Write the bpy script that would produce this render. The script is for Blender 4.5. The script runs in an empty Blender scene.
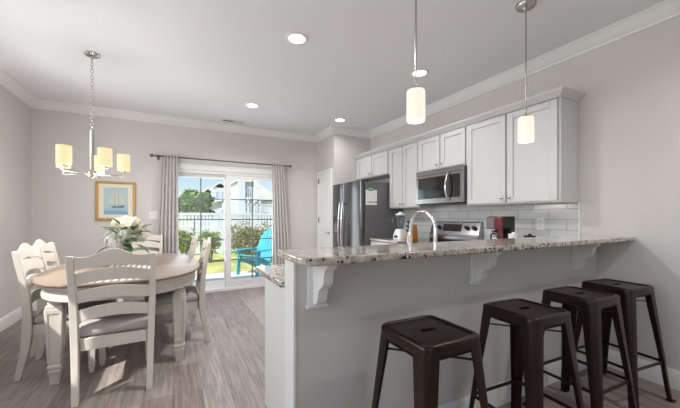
import bpy, bmesh, math, random
from mathutils import Vector, Matrix, Euler
random.seed(7)
PI = math.pi
SC = bpy.context.scene
COL = SC.collection

# ---------------------------------------------------------------- camera
cd = bpy.data.cameras.new('camera'); cam = bpy.data.objects.new('camera', cd); COL.objects.link(cam)
cam.location = (0, 0, 1.219)
cam.rotation_euler = (PI/2, 0, -math.radians(27.925))
cd.sensor_width = 36; cd.lens = 314.3/680*36
cd.shift_y = 13.05/680
cd.clip_start = .05; cd.clip_end = 300
SC.camera = cam

# ---------------------------------------------------------------- view, world, sun, daylight
vs = SC.view_settings
vs.view_transform = 'Standard'; vs.look = 'None'; vs.gamma = 1; vs.use_curve_mapping = False
vs.exposure = 0.0
w = bpy.data.worlds.new('sky'); SC.world = w; w.use_nodes = True
nt = w.node_tree; nt.nodes.clear()
sky = nt.nodes.new('ShaderNodeTexSky'); sky.sky_type = 'NISHITA'; sky.sun_disc = False
sky.sun_elevation = math.radians(54); sky.sun_rotation = math.radians(250); sky.air_density = 1.0; sky.dust_density = .6; sky.ozone_density = 1.5
bg = nt.nodes.new('ShaderNodeBackground'); bg.inputs['Strength'].default_value = .18
out = nt.nodes.new('ShaderNodeOutputWorld')
nt.links.new(sky.outputs[0], bg.inputs[0]); nt.links.new(bg.outputs[0], out.inputs[0])

def lamp(name, kind, loc, energy, color=(1, 1, 1), rot=(0, 0, 0), size=None, size_y=None, parent=None, spread=PI):
    d = bpy.data.lights.new(name, kind); d.energy = energy; d.color = color
    o = bpy.data.objects.new(name, d); COL.objects.link(o); o.location = loc; o.rotation_euler = rot
    if kind == 'AREA':
        d.shape = 'RECTANGLE' if size_y else 'DISK'; d.size = size; d.spread = spread
        if size_y: d.size_y = size_y
    elif size is not None:
        if kind == 'SUN': d.angle = size
        else: d.shadow_soft_size = size
    if parent: o.parent = parent
    return o
SUN_DIR = Vector((-.70, -.52, 1.0))   # high sun from behind the left wall
sun = lamp('sun', 'SUN', (-10, -8, 14), 6.5, (1.0, .96, .90), size=math.radians(.6))
sun.rotation_euler = SUN_DIR.to_track_quat('Z', 'Y').to_euler()
# daylight entering by the window of the left wall; the living room lamps are added fill
lamp('daylight_side_window', 'AREA', (-1.90, 2.95, 2.0), 36, (.97, .985, 1.0), rot=(0, -PI/2+.5, 0), size=.7, size_y=2.6)
lamp('fill_living_rear', 'AREA', (0.2, -3.50, 1.5), 12, (1.0, .96, .92), rot=(PI/2+.45, 0, 0), size=2.4, size_y=1.5)  # added soft fill from behind the camera, its window is assumed
lamp('fill_living_side', 'AREA', (-1.90, .45, 1.5), 29, (1.0, .985, .96), rot=(0, -PI/2-.5, 0), size=1.4, size_y=1.9)  # added fill for right wall and ceiling, its window put in for it
lamp('daylight_patio_door', 'AREA', (0.79, 5.85, 1.25), 22, (.93, .97, 1.0), rot=(-PI/2-.40, 0, 0), size=1.5, size_y=1.7)

# ---------------------------------------------------------------- materials
def mat(name, col, rough=.5, metal=0, spec=None, noise=None, bump=None, coat=0, emit=None, trans=0):
    """noise=(scale, amount, stretch xyz); bump=(scale, strength)"""
    m = bpy.data.materials.new(name); m.use_nodes = True
    n = m.node_tree; b = n.nodes['Principled BSDF']
    b.inputs['Base Color'].default_value = (*col, 1); b.inputs['Roughness'].default_value = rough
    b.inputs['Metallic'].default_value = metal
    if spec is not None: b.inputs['Specular IOR Level'].default_value = spec
    if coat: b.inputs['Coat Weight'].default_value = coat; b.inputs['Coat Roughness'].default_value = .1
    if trans: b.inputs['Transmission Weight'].default_value = trans
    if emit:
        b.inputs['Emission Color'].default_value = (*emit[0], 1); b.inputs['Emission Strength'].default_value = emit[1]
    tc = None
    if noise or bump:
        tc = n.nodes.new('ShaderNodeTexCoord')
    if noise:
        mp = n.nodes.new('ShaderNodeMapping'); mp.inputs['Scale'].default_value = noise[2] if len(noise) > 2 else (1, 1, 1)
        t = n.nodes.new('ShaderNodeTexNoise'); t.inputs['Scale'].default_value = noise[0]; t.inputs['Detail'].default_value = 4
        r = n.nodes.new('ShaderNodeMix'); r.data_type = 'RGBA'
        a = noise[1]
        r.inputs['A'].default_value = (*[c*(1-a) for c in col], 1); r.inputs['B'].default_value = (*[min(1, c*(1+a)) for c in col], 1)
        n.links.new(tc.outputs['Object'], mp.inputs[0]); n.links.new(mp.outputs[0], t.inputs['Vector'])
        n.links.new(t.outputs['Fac'], r.inputs['Factor']); n.links.new(r.outputs['Result'], b.inputs['Base Color'])
    if bump:
        t = n.nodes.new('ShaderNodeTexNoise'); t.inputs['Scale'].default_value = bump[0]
        bp = n.nodes.new('ShaderNodeBump'); bp.inputs['Strength'].default_value = bump[1]; bp.inputs['Distance'].default_value = .002
        n.links.new(tc.outputs['Object'], t.inputs['Vector']); n.links.new(t.outputs['Fac'], bp.inputs['Height']); n.links.new(bp.outputs[0], b.inputs['Normal'])
    return m

def S(r, g, b):   # sRGB 0-255 -> linear
    f = lambda c: (c/255/12.92) if c/255 <= .04045 else ((c/255+.055)/1.055)**2.4
    return (f(r), f(g), f(b))

M = {}
M['wall'] = mat('greige_wall_paint', S(214, 211, 209), .75, noise=(6, .015), bump=(180, .06))
M['ceiling'] = mat('ceiling_paint', S(234, 236, 241), .85, bump=(140, .08))
M['trim'] = mat('white_trim_paint', S(236, 236, 236), .35)
M['cab'] = mat('white_cabinet_paint', S(207, 207, 209), .35)
M['panel'] = mat('pale_panel_paint', S(228, 229, 228), .45)
M['steel'] = mat('brushed_steel', S(168, 168, 171), .2, 1, noise=(3, .06, (1, 1, 60)))
M['fridge_steel'] = mat('dark_brushed_steel', S(110, 110, 114), .2, 1, noise=(3, .06, (1, 1, 60)))
M['steel_dark'] = mat('dark_appliance_side', S(112, 112, 115), .42, .2)
M['chrome'] = mat('polished_chrome', S(225, 225, 228), .08, 1)
M['nickel'] = mat('brushed_nickel', S(185, 182, 178), .25, 1)
M['black'] = mat('black_plastic', S(24, 24, 26), .35)
M['black_glass'] = mat('black_glass', S(18, 18, 20), .06, coat=.5)
M['bronze'] = mat('gunmetal_bronze', S(61, 49, 45), .28, .7, noise=(9, .18), bump=(60, .05))
M['rubber'] = mat('black_rubber', S(20, 20, 20), .7)
M['whitewash'] = mat('whitewashed_wood', S(218, 211, 202), .5, noise=(14, .07, (3, 3, .6)), bump=(40, .12))
M['fabric'] = mat('grey_linen', S(182, 179, 177), .9, noise=(90, .16, (1, .12, 1)), bump=(260, .25))
M['curtain'] = mat('curtain_cloth', S(200, 197, 194), .9, bump=(300, .15))
M['gold'] = mat('gilt_frame', S(176, 138, 82), .4, .35, noise=(25, .12))
M['matboard'] = mat('cream_mat', S(238, 230, 212), .8)
M['paper'] = mat('white_paper', S(236, 236, 234), .8)
M['plate'] = mat('white_plastic', S(236, 235, 232), .35)
M['slot'] = mat('slot_dark', S(70, 70, 70), .5)
M['red'] = mat('maroon_plastic', S(100, 20, 36), .25, coat=.4)
M['wood_block'] = mat('oak_block', S(196, 132, 62), .45, noise=(20, .12, (1, 1, .2)))
M['petal'] = mat('white_petal', S(228, 227, 222), .7)
M['petal_cream'] = mat('cream_petal', S(230, 224, 206), .7)
M['leaf'] = mat('bouquet_leaf', S(66, 108, 48), .5, noise=(14, .25))
M['twig'] = mat('grey_green_twig', S(110, 118, 108), .7)
M['ceramic'] = mat('white_ceramic', S(238, 238, 236), .15)
M['hinge'] = mat('dark_hinge', S(110, 108, 105), .35, .8)
M['teal'] = mat('turquoise_plastic', S(66, 176, 194), .45)
M['vinyl'] = mat('white_vinyl', S(212, 218, 230), .45)
M['siding'] = mat('white_siding', S(212, 216, 226), .6)
M['roof'] = mat('pale_shingle', S(226, 222, 218), .8, noise=(8, .05))
M['housewin'] = mat('house_window', S(176, 190, 208), .2)
M['bark'] = mat('bark', S(110, 92, 74), .9, noise=(12, .2))
M['concrete'] = mat('patio_concrete', S(226, 222, 214), .8, noise=(4, .05), bump=(60, .1))
M['gravel'] = mat('landscape_stone', S(178, 170, 160), .9, noise=(30, .3))
M['muntin'] = mat('grey_muntin', S(112, 115, 118), .4)
M['green_magnet'] = mat('green_magnet', S(40, 130, 84), .4)
M['ink'] = mat('dark_ink', S(70, 70, 74), .7)
M['knob'] = mat('dark_knob', S(50, 50, 52), .3, .5)
M['sea'] = mat('print_pale_blue', S(184, 206, 212), .8, noise=(7, .06))
M['sea_dark'] = mat('print_blue', S(138, 180, 204), .8, noise=(9, .12))
M['hull'] = mat('print_hull_blue', S(84, 128, 168), .8)
M['sail'] = mat('print_sail', S(212, 213, 204), .8)
M['lens'] = mat('lamp_lens', (1, 1, 1), .5, emit=((1, .96, .9), 9))
M['shade_white'] = mat('lit_opal_glass', S(120, 117, 110), .3, emit=((1, .92, .76), .92))
M['shade_warm'] = mat('lit_linen_shade', S(96, 88, 72), .6, emit=((1, .80, .45), .92))

def glass_mat(name, tint=(1, 1, 1), gloss=.07):
    m = bpy.data.materials.new(name); m.use_nodes = True; n = m.node_tree; n.nodes.clear()
    o = n.nodes.new('ShaderNodeOutputMaterial'); t = n.nodes.new('ShaderNodeBsdfTransparent'); t.inputs[0].default_value = (*tint, 1)
    g = n.nodes.new('ShaderNodeBsdfGlossy'); g.inputs['Roughness'].default_value = .02
    x = n.nodes.new('ShaderNodeMixShader'); x.inputs[0].default_value = gloss
    n.links.new(t.outputs[0], x.inputs[1]); n.links.new(g.outputs[0], x.inputs[2]); n.links.new(x.outputs[0], o.inputs[0])
    return m
M['glass'] = glass_mat('window_glass', (.97, .98, .98), .05)
M['jar'] = glass_mat('jar_glass', (.86, .89, .9), .16)

def foliage_mat(name, c1, c2):
    m = mat(name, c1, .6); n = m.node_tree; b = n.nodes['Principled BSDF']
    g = n.nodes.new('ShaderNodeNewGeometry'); r = n.nodes.new('ShaderNodeMix'); r.data_type = 'RGBA'
    r.inputs['A'].default_value = (*c1, 1); r.inputs['B'].default_value = (*c2, 1)
    n.links.new(g.outputs['Random Per Island'], r.inputs['Factor']); n.links.new(r.outputs['Result'], b.inputs['Base Color'])
    tr = n.nodes.new('ShaderNodeBsdfTranslucent'); n.links.new(r.outputs['Result'], tr.inputs[0])
    x = n.nodes.new('ShaderNodeMixShader'); x.inputs[0].default_value = .45
    n.links.new(b.outputs[0], x.inputs[1]); n.links.new(tr.outputs[0], x.inputs[2]); n.links.new(x.outputs[0], n.nodes['Material Output'].inputs[0])
    return m
M['bush'] = foliage_mat('bush_leaves', S(104, 130, 62), S(176, 190, 112))
M['hedge'] = foliage_mat('hedge_leaves', S(104, 112, 66), S(178, 166, 112))
M['tree'] = foliage_mat('tree_leaves', S(84, 118, 62), S(150, 178, 104))

def floor_mat():
    m = mat('vinyl_plank_floor', S(150, 136, 124), .5, spec=.3); n = m.node_tree; b = n.nodes['Principled BSDF']
    tc = n.nodes.new('ShaderNodeTexCoord'); mp = n.nodes.new('ShaderNodeMapping'); mp.inputs['Rotation'].default_value = (0, 0, PI/2)
    br = n.nodes.new('ShaderNodeTexBrick'); br.offset = .37; br.inputs['Scale'].default_value = 1
    br.inputs['Brick Width'].default_value = 1.22; br.inputs['Row Height'].default_value = .178
    br.inputs['Mortar Size'].default_value = .0018; br.inputs['Mortar Smooth'].default_value = .3; br.inputs['Bias'].default_value = 0
    br.inputs['Color1'].default_value = (*S(143, 131, 126), 1); br.inputs['Color2'].default_value = (*S(165, 154, 149), 1); br.inputs['Mortar'].default_value = (*S(104, 93, 86), 1)
    n.links.new(tc.outputs['Object'], mp.inputs[0]); n.links.new(mp.outputs[0], br.inputs['Vector'])
    m2 = n.nodes.new('ShaderNodeMapping'); m2.inputs['Scale'].default_value = (26, 1.6, 1)
    no = n.nodes.new('ShaderNodeTexNoise'); no.inputs['Scale'].default_value = 1.6; no.inputs['Detail'].default_value = 6; no.inputs['Distortion'].default_value = 1.2
    n.links.new(tc.outputs['Object'], m2.inputs[0]); n.links.new(m2.outputs[0], no.inputs['Vector'])
    cr = n.nodes.new('ShaderNodeValToRGB'); cr.color_ramp.elements[0].position = .36; cr.color_ramp.elements[0].color = (.70, .68, .67, 1)
    cr.color_ramp.elements[1].position = .66; cr.color_ramp.elements[1].color = (1.12, 1.10, 1.09, 1)
    mx = n.nodes.new('ShaderNodeMix'); mx.data_type = 'RGBA'; mx.blend_type = 'MULTIPLY'; mx.inputs['Factor'].default_value = 1
    n.links.new(no.outputs['Fac'], cr.inputs[0]); n.links.new(br.outputs['Color'], mx.inputs['A']); n.links.new(cr.outputs[0], mx.inputs['B'])
    n.links.new(mx.outputs['Result'], b.inputs['Base Color'])
    bp = n.nodes.new('ShaderNodeBump'); bp.inputs['Strength'].default_value = .12; bp.inputs['Distance'].default_value = .002
    n.links.new(no.outputs['Fac'], bp.inputs['Height']); n.links.new(bp.outputs[0], b.inputs['Normal'])
    return m
M['floor'] = floor_mat()

def table_mat():
    m = mat('aged_table_planks', S(150, 128, 110), .38); n = m.node_tree; b = n.nodes['Principled BSDF']
    tc = n.nodes.new('ShaderNodeTexCoord')
    br = n.nodes.new('ShaderNodeTexBrick'); br.offset = .0; br.inputs['Scale'].default_value = 1
    br.inputs['Brick Width'].default_value = 4; br.inputs['Row Height'].default_value = .17; br.inputs['Mortar Size'].default_value = .002
    br.inputs['Color1'].default_value = (*S(128, 111, 98), 1); br.inputs['Color2'].default_value = (*S(149, 133, 119), 1); br.inputs['Mortar'].default_value = (*S(96, 78, 66), 1)
    n.links.new(tc.outputs['Object'], br.inputs['Vector'])
    mp = n.nodes.new('ShaderNodeMapping'); mp.inputs['Scale'].default_value = (2, 24, 1)
    no = n.nodes.new('ShaderNodeTexNoise'); no.inputs['Scale'].default_value = 1.5; no.inputs['Detail'].default_value = 5
    n.links.new(tc.outputs['Object'], mp.inputs[0]); n.links.new(mp.outputs[0], no.inputs['Vector'])
    cr = n.nodes.new('ShaderNodeValToRGB'); cr.color_ramp.elements[0].position = .3; cr.color_ramp.elements[0].color = (.78, .77, .76, 1); cr.color_ramp.elements[1].position = .7; cr.color_ramp.elements[1].color = (1.08, 1.07, 1.06, 1)
    mx = n.nodes.new('ShaderNodeMix'); mx.data_type = 'RGBA'; mx.blend_type = 'MULTIPLY'; mx.inputs['Factor'].default_value = 1
    n.links.new(no.outputs['Fac'], cr.inputs[0]); n.links.new(br.outputs['Color'], mx.inputs['A']); n.links.new(cr.outputs[0], mx.inputs['B'])
    n.links.new(mx.outputs['Result'], b.inputs['Base Color'])
    return m
M['tabletop'] = table_mat()
M['table_edge'] = mat('dark_table_edge', S(112, 90, 76), .4, noise=(12, .12))

def granite_mat():
    m = mat('speckled_granite', S(190, 180, 170), .09, coat=.3); n = m.node_tree; b = n.nodes['Principled BSDF']
    tc = n.nodes.new('ShaderNodeTexCoord')
    v = n.nodes.new('ShaderNodeTexVoronoi'); v.inputs['Scale'].default_value = 95
    no = n.nodes.new('ShaderNodeTexNoise'); no.inputs['Scale'].default_value = 26; no.inputs['Detail'].default_value = 6; no.inputs['Roughness'].default_value = .7
    n2 = n.nodes.new('ShaderNodeTexNoise'); n2.inputs['Scale'].default_value = 48; n2.inputs['Detail'].default_value = 3
    for t in (v, no, n2): n.links.new(tc.outputs['Object'], t.inputs['Vector'])
    cr = n.nodes.new('ShaderNodeValToRGB'); e = cr.color_ramp.elements
    e[0].position = .30; e[0].color = (*S(132, 120, 110), 1); e[1].position = .46; e[1].color = (*S(196, 184, 170), 1)
    k = e.new(.60); k.color = (*S(222, 215, 206), 1); k = e.new(.75); k.color = (*S(238, 235, 230), 1)
    n.links.new(no.outputs['Fac'], cr.inputs[0])
    mv = n.nodes.new('ShaderNodeMix'); mv.data_type = 'RGBA'; mv.blend_type = 'MULTIPLY'; mv.inputs['Factor'].default_value = .3
    bw = n.nodes.new('ShaderNodeRGBToBW'); n.links.new(v.outputs['Color'], bw.inputs[0])
    n.links.new(cr.outputs[0], mv.inputs['A']); n.links.new(bw.outputs[0], mv.inputs['B'])
    dk = n.nodes.new('ShaderNodeValToRGB'); dk.color_ramp.elements[0].position = .56; dk.color_ramp.elements[0].color = (0, 0, 0, 1); dk.color_ramp.elements[1].position = .63; dk.color_ramp.elements[1].color = (1, 1, 1, 1)
    n.links.new(n2.outputs['Fac'], dk.inputs[0])
    mx = n.nodes.new('ShaderNodeMix'); mx.data_type = 'RGBA'; mx.inputs['B'].default_value = (*S(46, 42, 42), 1)
    n.links.new(dk.outputs[0], mx.inputs['Factor']); n.links.new(mv.outputs['Result'], mx.inputs['A'])
    n.links.new(mx.outputs['Result'], b.inputs['Base Color'])
    return m
M['granite'] = granite_mat()

def tile_mat():
    m = mat('subway_tile', S(214, 215, 217), .12); n = m.node_tree; b = n.nodes['Principled BSDF']
    tc = n.nodes.new('ShaderNodeTexCoord'); sp = n.nodes.new('ShaderNodeSeparateXYZ'); cb = n.nodes.new('ShaderNodeCombineXYZ')
    n.links.new(tc.outputs['Object'], sp.inputs[0]); n.links.new(sp.outputs['Y'], cb.inputs['X']); n.links.new(sp.outputs['Z'], cb.inputs['Y'])
    mp = n.nodes.new('ShaderNodeMapping'); mp.inputs['Location'].default_value = (.13, .0580, 0)
    br = n.nodes.new('ShaderNodeTexBrick'); br.offset = .5; br.inputs['Scale'].default_value = 1
    br.inputs['Brick Width'].default_value = .305; br.inputs['Row Height'].default_value = .0965; br.inputs['Mortar Size'].default_value = .0028
    br.inputs['Color1'].default_value = (*S(216, 217, 219), 1); br.inputs['Color2'].default_value = (*S(206, 208, 211), 1); br.inputs['Mortar'].default_value = (*S(150, 150, 152), 1)
    n.links.new(cb.outputs[0], mp.inputs[0]); n.links.new(mp.outputs[0], br.inputs['Vector']); n.links.new(br.outputs['Color'], b.inputs['Base Color'])
    bp = n.nodes.new('ShaderNodeBump'); bp.invert = True; bp.inputs['Strength'].default_value = .4; bp.inputs['Distance'].default_value = .003
    n.links.new(br.outputs['Fac'], bp.inputs['Height']); n.links.new(bp.outputs[0], b.inputs['Normal'])
    return m
M['tile'] = tile_mat()

def lawn_mat():
    m = mat('lawn_grass', S(196, 200, 110), .9); n = m.node_tree; b = n.nodes['Principled BSDF']
    tc = n.nodes.new('ShaderNodeTexCoord'); t = n.nodes.new('ShaderNodeTexNoise'); t.inputs['Scale'].default_value = 2.5; t.inputs['Detail'].default_value = 8
    cr = n.nodes.new('ShaderNodeValToRGB'); e = cr.color_ramp.elements
    e[0].position = .38; e[0].color = (*S(150, 166, 84), 1); e[1].position = .62; e[1].color = (*S(206, 200, 124), 1)
    n.links.new(tc.outputs['Object'], t.inputs['Vector']); n.links.new(t.outputs['Fac'], cr.inputs[0]); n.links.new(cr.outputs[0], b.inputs['Base Color'])
    return m
M['lawn'] = lawn_mat()

# ---------------------------------------------------------------- mesh helpers
def box(bm, x0, x1, y0, y1, z0, z1, rot=None, piv=None):
    vs_ = [Vector(p) for p in ((x0,y0,z0),(x1,y0,z0),(x1,y1,z0),(x0,y1,z0),(x0,y0,z1),(x1,y0,z1),(x1,y1,z1),(x0,y1,z1))]
    if rot is not None:
        c = Vector(piv) if piv is not None else sum(vs_, Vector())/8
        vs_ = [rot @ (v-c) + c for v in vs_]
    b = [bm.verts.new(v) for v in vs_]
    for f in ((3,2,1,0),(4,5,6,7),(0,1,5,4),(1,2,6,5),(2,3,7,6),(3,0,4,7)): bm.faces.new([b[i] for i in f])
    return b
def loft(bm, rings, cap=True, closed=False):
    R = [[bm.verts.new(Vector(p)) for p in r] for r in rings]
    n = len(R[0]); k = len(R)
    for i in range(k if closed else k-1):
        a, b = R[i], R[(i+1) % k]
        for j in range(n):
            bm.faces.new((a[j], a[(j+1) % n], b[(j+1) % n], b[j]))
    if cap and not closed:
        bm.faces.new(list(reversed(R[0]))); bm.faces.new(R[-1])
def tube(bm, pts, r, n=8, closed=False):
    pts = [Vector(p) for p in pts]; rings = []
    k = len(pts); up = None
    for i, p in enumerate(pts):
        if closed: t = pts[(i+1) % k] - pts[i-1]
        else: t = pts[min(i+1, k-1)] - pts[max(i-1, 0)]
        t.normalize()
        if up is None:
            up = Vector((0, 0, 1)) if abs(t.z) < .9 else Vector((1, 0, 0))
        a = t.cross(up).normalized(); up = a.cross(t).normalized()
        rr = r[i] if isinstance(r, (list, tuple)) else r
        rings.append([p + a*rr*math.cos(2*PI*j/n) + up*rr*math.sin(2*PI*j/n) for j in range(n)])
    loft(bm, rings, True, closed)
def lathe(bm, prof, c=(0, 0, 0), n=24, cap=True):
    loft(bm, [[(c[0]+r*math.cos(2*PI*j/n), c[1]+r*math.sin(2*PI*j/n), c[2]+z) for j in range(n)] for r, z in prof], cap)
def prism(bm, poly, f, a, b):
    """poly of 2D points; f(u, v, t) -> 3D"""
    loft(bm, [[f(u, v, a) for u, v in poly], [f(u, v, b) for u, v in poly]])
def sphere(bm, c, r, sub=2, scale=(1, 1, 1)):
    bmesh.ops.create_icosphere(bm, subdivisions=sub, radius=r, matrix=Matrix.Translation(c) @ Matrix.Diagonal((*scale, 1)))
def rrect(x0, x1, y0, y1, r, n=5):
    P = []
    for cx, cy, a0 in ((x1-r, y1-r, 0), (x0+r, y1-r, PI/2), (x0+r, y0+r, PI), (x1-r, y0+r, 1.5*PI)):
        for i in range(n+1):
            a = a0 + PI/2*i/n; P.append((cx+r*math.cos(a), cy+r*math.sin(a)))
    return P
def B(): return bmesh.new()
def wloc(o):
    v = Vector()
    while o: v += o.location; o = o.parent
    return v
def obj(name, bm, m, parent=None, bevel=0, sharp=38, seg=2, solid=0, sub=0):
    if parent is not None: bmesh.ops.translate(bm, vec=-wloc(parent), verts=bm.verts)
    bmesh.ops.recalc_face_normals(bm, faces=bm.faces)
    me = bpy.data.meshes.new(name); bm.to_mesh(me); bm.free()
    ms = m if isinstance(m, (list, tuple)) else [m]
    for k in ms: me.materials.append(k)
    me.polygons.foreach_set('use_smooth', [True]*len(me.polygons))
    me.set_sharp_from_angle(angle=math.radians(sharp))
    o = bpy.data.objects.new(name, me); COL.objects.link(o)
    if parent is not None: o.parent = parent
    if solid:
        s = o.modifiers.new('thickness', 'SOLIDIFY'); s.thickness = solid; s.offset = 0
    if sub:
        s = o.modifiers.new('smooth', 'SUBSURF'); s.levels = s.render_levels = sub
    if bevel:
        b = o.modifiers.new('edge', 'BEVEL'); b.width = bevel; b.segments = seg; b.limit_method = 'ANGLE'; b.angle_limit = math.radians(40)
        b.harden_normals = False
    return o
def tag(o, label, cat, group=None, kind=None):
    o['label'] = label; o['category'] = cat
    if group: o['group'] = group
    if kind: o['kind'] = kind
    return o
def thing(name, label, cat, loc=(0, 0, 0), group=None, kind=None):
    o = bpy.data.objects.new(name, None); COL.objects.link(o); o.location = loc; o.empty_display_size = .1
    return tag(o, label, cat, group, kind)
def struct(name, bm, m, label, cat, parent=None, bevel=0):
    o = obj(name, bm, m, parent, bevel)
    if parent is None: tag(o, label, cat, None, 'structure')
    return o
def dup(o, parent=None):
    c = o.copy(); COL.objects.link(c)
    if parent is not None: c.parent = parent
    for ch in list(o.children): dup(ch, c)
    return c
def place(root, loc, rz, label, group=None):
    root.location = loc; root.rotation_euler = (0, 0, rz); root['label'] = label
    if group: root['group'] = group
    return root
def flip_box(name, m, dims, parent=None, bevel=0):
    bm = B(); box(bm, *dims); return obj(name, bm, m, parent, bevel)

# ---------------------------------------------------------------- room shell
XL, XR, YB, XP, YP, H, YF = -1.634, 3.145, 5.479, 2.411, 4.767, 2.74, -3.3
T = .14
bm = B(); box(bm, XL-T, XR+T, YF-T, YB+T, -.12, 0); struct('floor', bm, M['floor'], 'wood-look plank floor running through dining area and kitchen', 'floor')
bm = B(); box(bm, XL-T, XR+T, YF-T, YB+T, H, H+.12); struct('ceiling', bm, M['ceiling'], 'flat white ceiling with recessed lights', 'ceiling')
# back wall with the sliding door opening
DX0, DX1, DZ1 = -.03, 1.64, 1.965
bm = B()
box(bm, XL-T, DX0, YB, YB+T, 0, H); box(bm, DX1, XP+.02, YB, YB+T, 0, H); box(bm, DX0, DX1, YB, YB+T, DZ1, H)
box(bm, XP+.02, XR+T, YB, YB+T, 0, H)
struct('wall_back', bm, M['wall'], 'greige dining wall around the sliding patio door', 'wall')
# left wall with a side window out of frame
WY0, WY1, WZ0, WZ1 = 1.66, 4.3, 1.62, 2.38
bm = B(); LY0, LY1, LZ0, LZ1 = -.5, 1.4, .75, 2.25  # second opening, added for the living side fill lamp
box(bm, XL-T, XL, YF, LY0, 0, H); box(bm, XL-T, XL, LY0, LY1, 0, LZ0); box(bm, XL-T, XL, LY0, LY1, LZ1, H); box(bm, XL-T, XL, LY1, WY0, 0, H); box(bm, XL-T, XL, WY1, YB, 0, H); box(bm, XL-T, XL, WY0, WY1, 0, WZ0); box(bm, XL-T, XL, WY0, WY1, WZ1, H)
struct('wall_left', bm, M['wall'], 'greige wall along the left of the dining table', 'wall')
bm = B(); box(bm, XR, XR+T, YF, YB, 0, H); struct('wall_right', bm, M['wall'], 'greige wall behind the kitchen cabinets and bar end', 'wall')
bm = B()
box(bm, XL-T, -1.0, YF-T, YF, 0, H); box(bm, 1.4, XR+T, YF-T, YF, 0, H); box(bm, -1.0, 1.4, YF-T, YF, 0, .75); box(bm, -1.0, 1.4, YF-T, YF, 2.25, H)  # rear opening added for the fill lamp behind the camera
struct('wall_front', bm, M['wall'], 'greige living room wall behind the viewer', 'wall')
bm = B(); box(bm, XP, XP+.1, YP, YB, 0, H); box(bm, XP+.1, XR, YP, YP+.1, 0, H)
struct('wall_pantry', bm, M['wall'], 'boxed-out pantry corner behind the refrigerator', 'wall')
# knee wall of the bar
KX, KY, KY1, KZ = .48, 1.322, 1.437, 1.034
bm = B(); box(bm, KX, XR, KY, KY1, 0, KZ); struct('wall_bar', bm, M['wall'], 'greige half wall under the raised granite bar', 'wall')
bm = B(); box(bm, KX-.014, KX, KY-.006, KY1+.004, 0, KZ); struct('trim_bar_end', bm, M['trim'], 'white end board closing the half wall', 'trim', bevel=.002)

for nm, dims, axis in (('window_side', (XL-T, XL, WY0, WY1, WZ0, WZ1), 'y'), ('window_added_living', (-1.0, 1.4, YF-T, YF, .75, 2.25), 'x')):
    pass
def room_window(name, x0, x1, y0, y1, z0, z1, along, label):
    r = thing(name, label, 'window', ((x0+x1)/2, (y0+y1)/2, z0), None, 'structure')
    bm = B(); t = .06
    if along == 'y':
        xm = (x0+x1)/2
        for (a, b, c, d) in ((y0, y0+t, z0, z1), (y1-t, y1, z0, z1), (y0+t, y1-t, z0, z0+t), (y0+t, y1-t, z1-t, z1), ((y0+y1)/2-.03, (y0+y1)/2+.03, z0+t, z1-t)):
            box(bm, xm-.04, xm+.05, a, b, c, d)
        obj('frame', bm, M['trim'], r)
        flip_box('pane', M['glass'], (xm-.003, xm+.003, y0+t, y1-t, z0+t, z1-t), r)
    else:
        ym = (y0+y1)/2
        for (a, b, c, d) in ((x0, x0+t, z0, z1), (x1-t, x1, z0, z1), (x0+t, x1-t, z0, z0+t), (x0+t, x1-t, z1-t, z1), ((x0+x1)/2-.03, (x0+x1)/2+.03, z0+t, z1-t)):
            box(bm, a, b, ym-.04, ym+.05, c, d)
        obj('frame', bm, M['trim'], r)
        flip_box('pane', M['glass'], (x0+t, x1-t, ym-.003, ym+.003, z0+t, z1-t), r)
room_window('window_1', XL-T, XL, WY0, WY1, WZ0, WZ1, 'y', 'white framed high window in the left wall')
room_window('window_added_side', XL-T, XL, LY0, LY1, LZ0, LZ1, 'y', 'added unseen white framed window in the left wall, carries fill light')  # unseen window added to let in fill light
room_window('window_added_rear', -1.0, 1.4, YF-T, YF, .75, 2.25, 'x', 'added unseen white framed window behind the viewer, carries fill light')  # unseen window added for the rear fill lamp

# crown moulding: profile (out from wall, down from ceiling)
CROWN = [(0, .105), (.012, .105), (.016, .088), (.030, .080), (.046, .050), (.070, .028), (.078, .016), (.090, .014), (.090, 0), (0, 0)]
def crown(name, pts, nrm, label):
    """pts: 2 points on wall line; nrm: into the room; mitre offsets m0, m1 per unit of projection"""
    (x0, y0, m0), (x1, y1, m1) = pts
    d = Vector((x1-x0, y1-y0)).normalized(); n = Vector(nrm); bm = B()
    loft(bm, [[(x0+n.x*o+d.x*m0*o, y0+n.y*o+d.y*m0*o, H-k) for o, k in CROWN], [(x1+n.x*o+d.x*m1*o, y1+n.y*o+d.y*m1*o, H-k) for o, k in CROWN]])
    return struct(name, bm, M['trim'], label, 'crown molding')
crown('trim_crown_left', ((XL, YF, 1), (XL, YB, -1)), (1, 0), 'white crown molding along the top of the left wall')
crown('trim_crown_back', ((XL, YB, 1), (XP, YB, -1)), (0, -1), 'white crown molding above the patio door wall')
crown('trim_crown_pantry_side', ((XP, YB, 1), (XP, YP, 1)), (-1, 0), 'short white crown molding above the pantry door')
crown('trim_crown_pantry', ((XP, YP, -1), (XR, YP, -1)), (0, -1), 'white crown molding above the refrigerator alcove')
crown('trim_crown_right', ((XR, YF, 1), (XR, YP, -1)), (-1, 0), 'white crown molding above the kitchen cabinets')
crown('trim_crown_front', ((XL, YF, 1), (XR, YF, -1)), (0, 1), 'white crown molding on the wall behind the viewer')
BASE = [(0, 0), (.016, 0), (.016, .105), (.010, .125), (.006, .137), (0, .137)]
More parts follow.
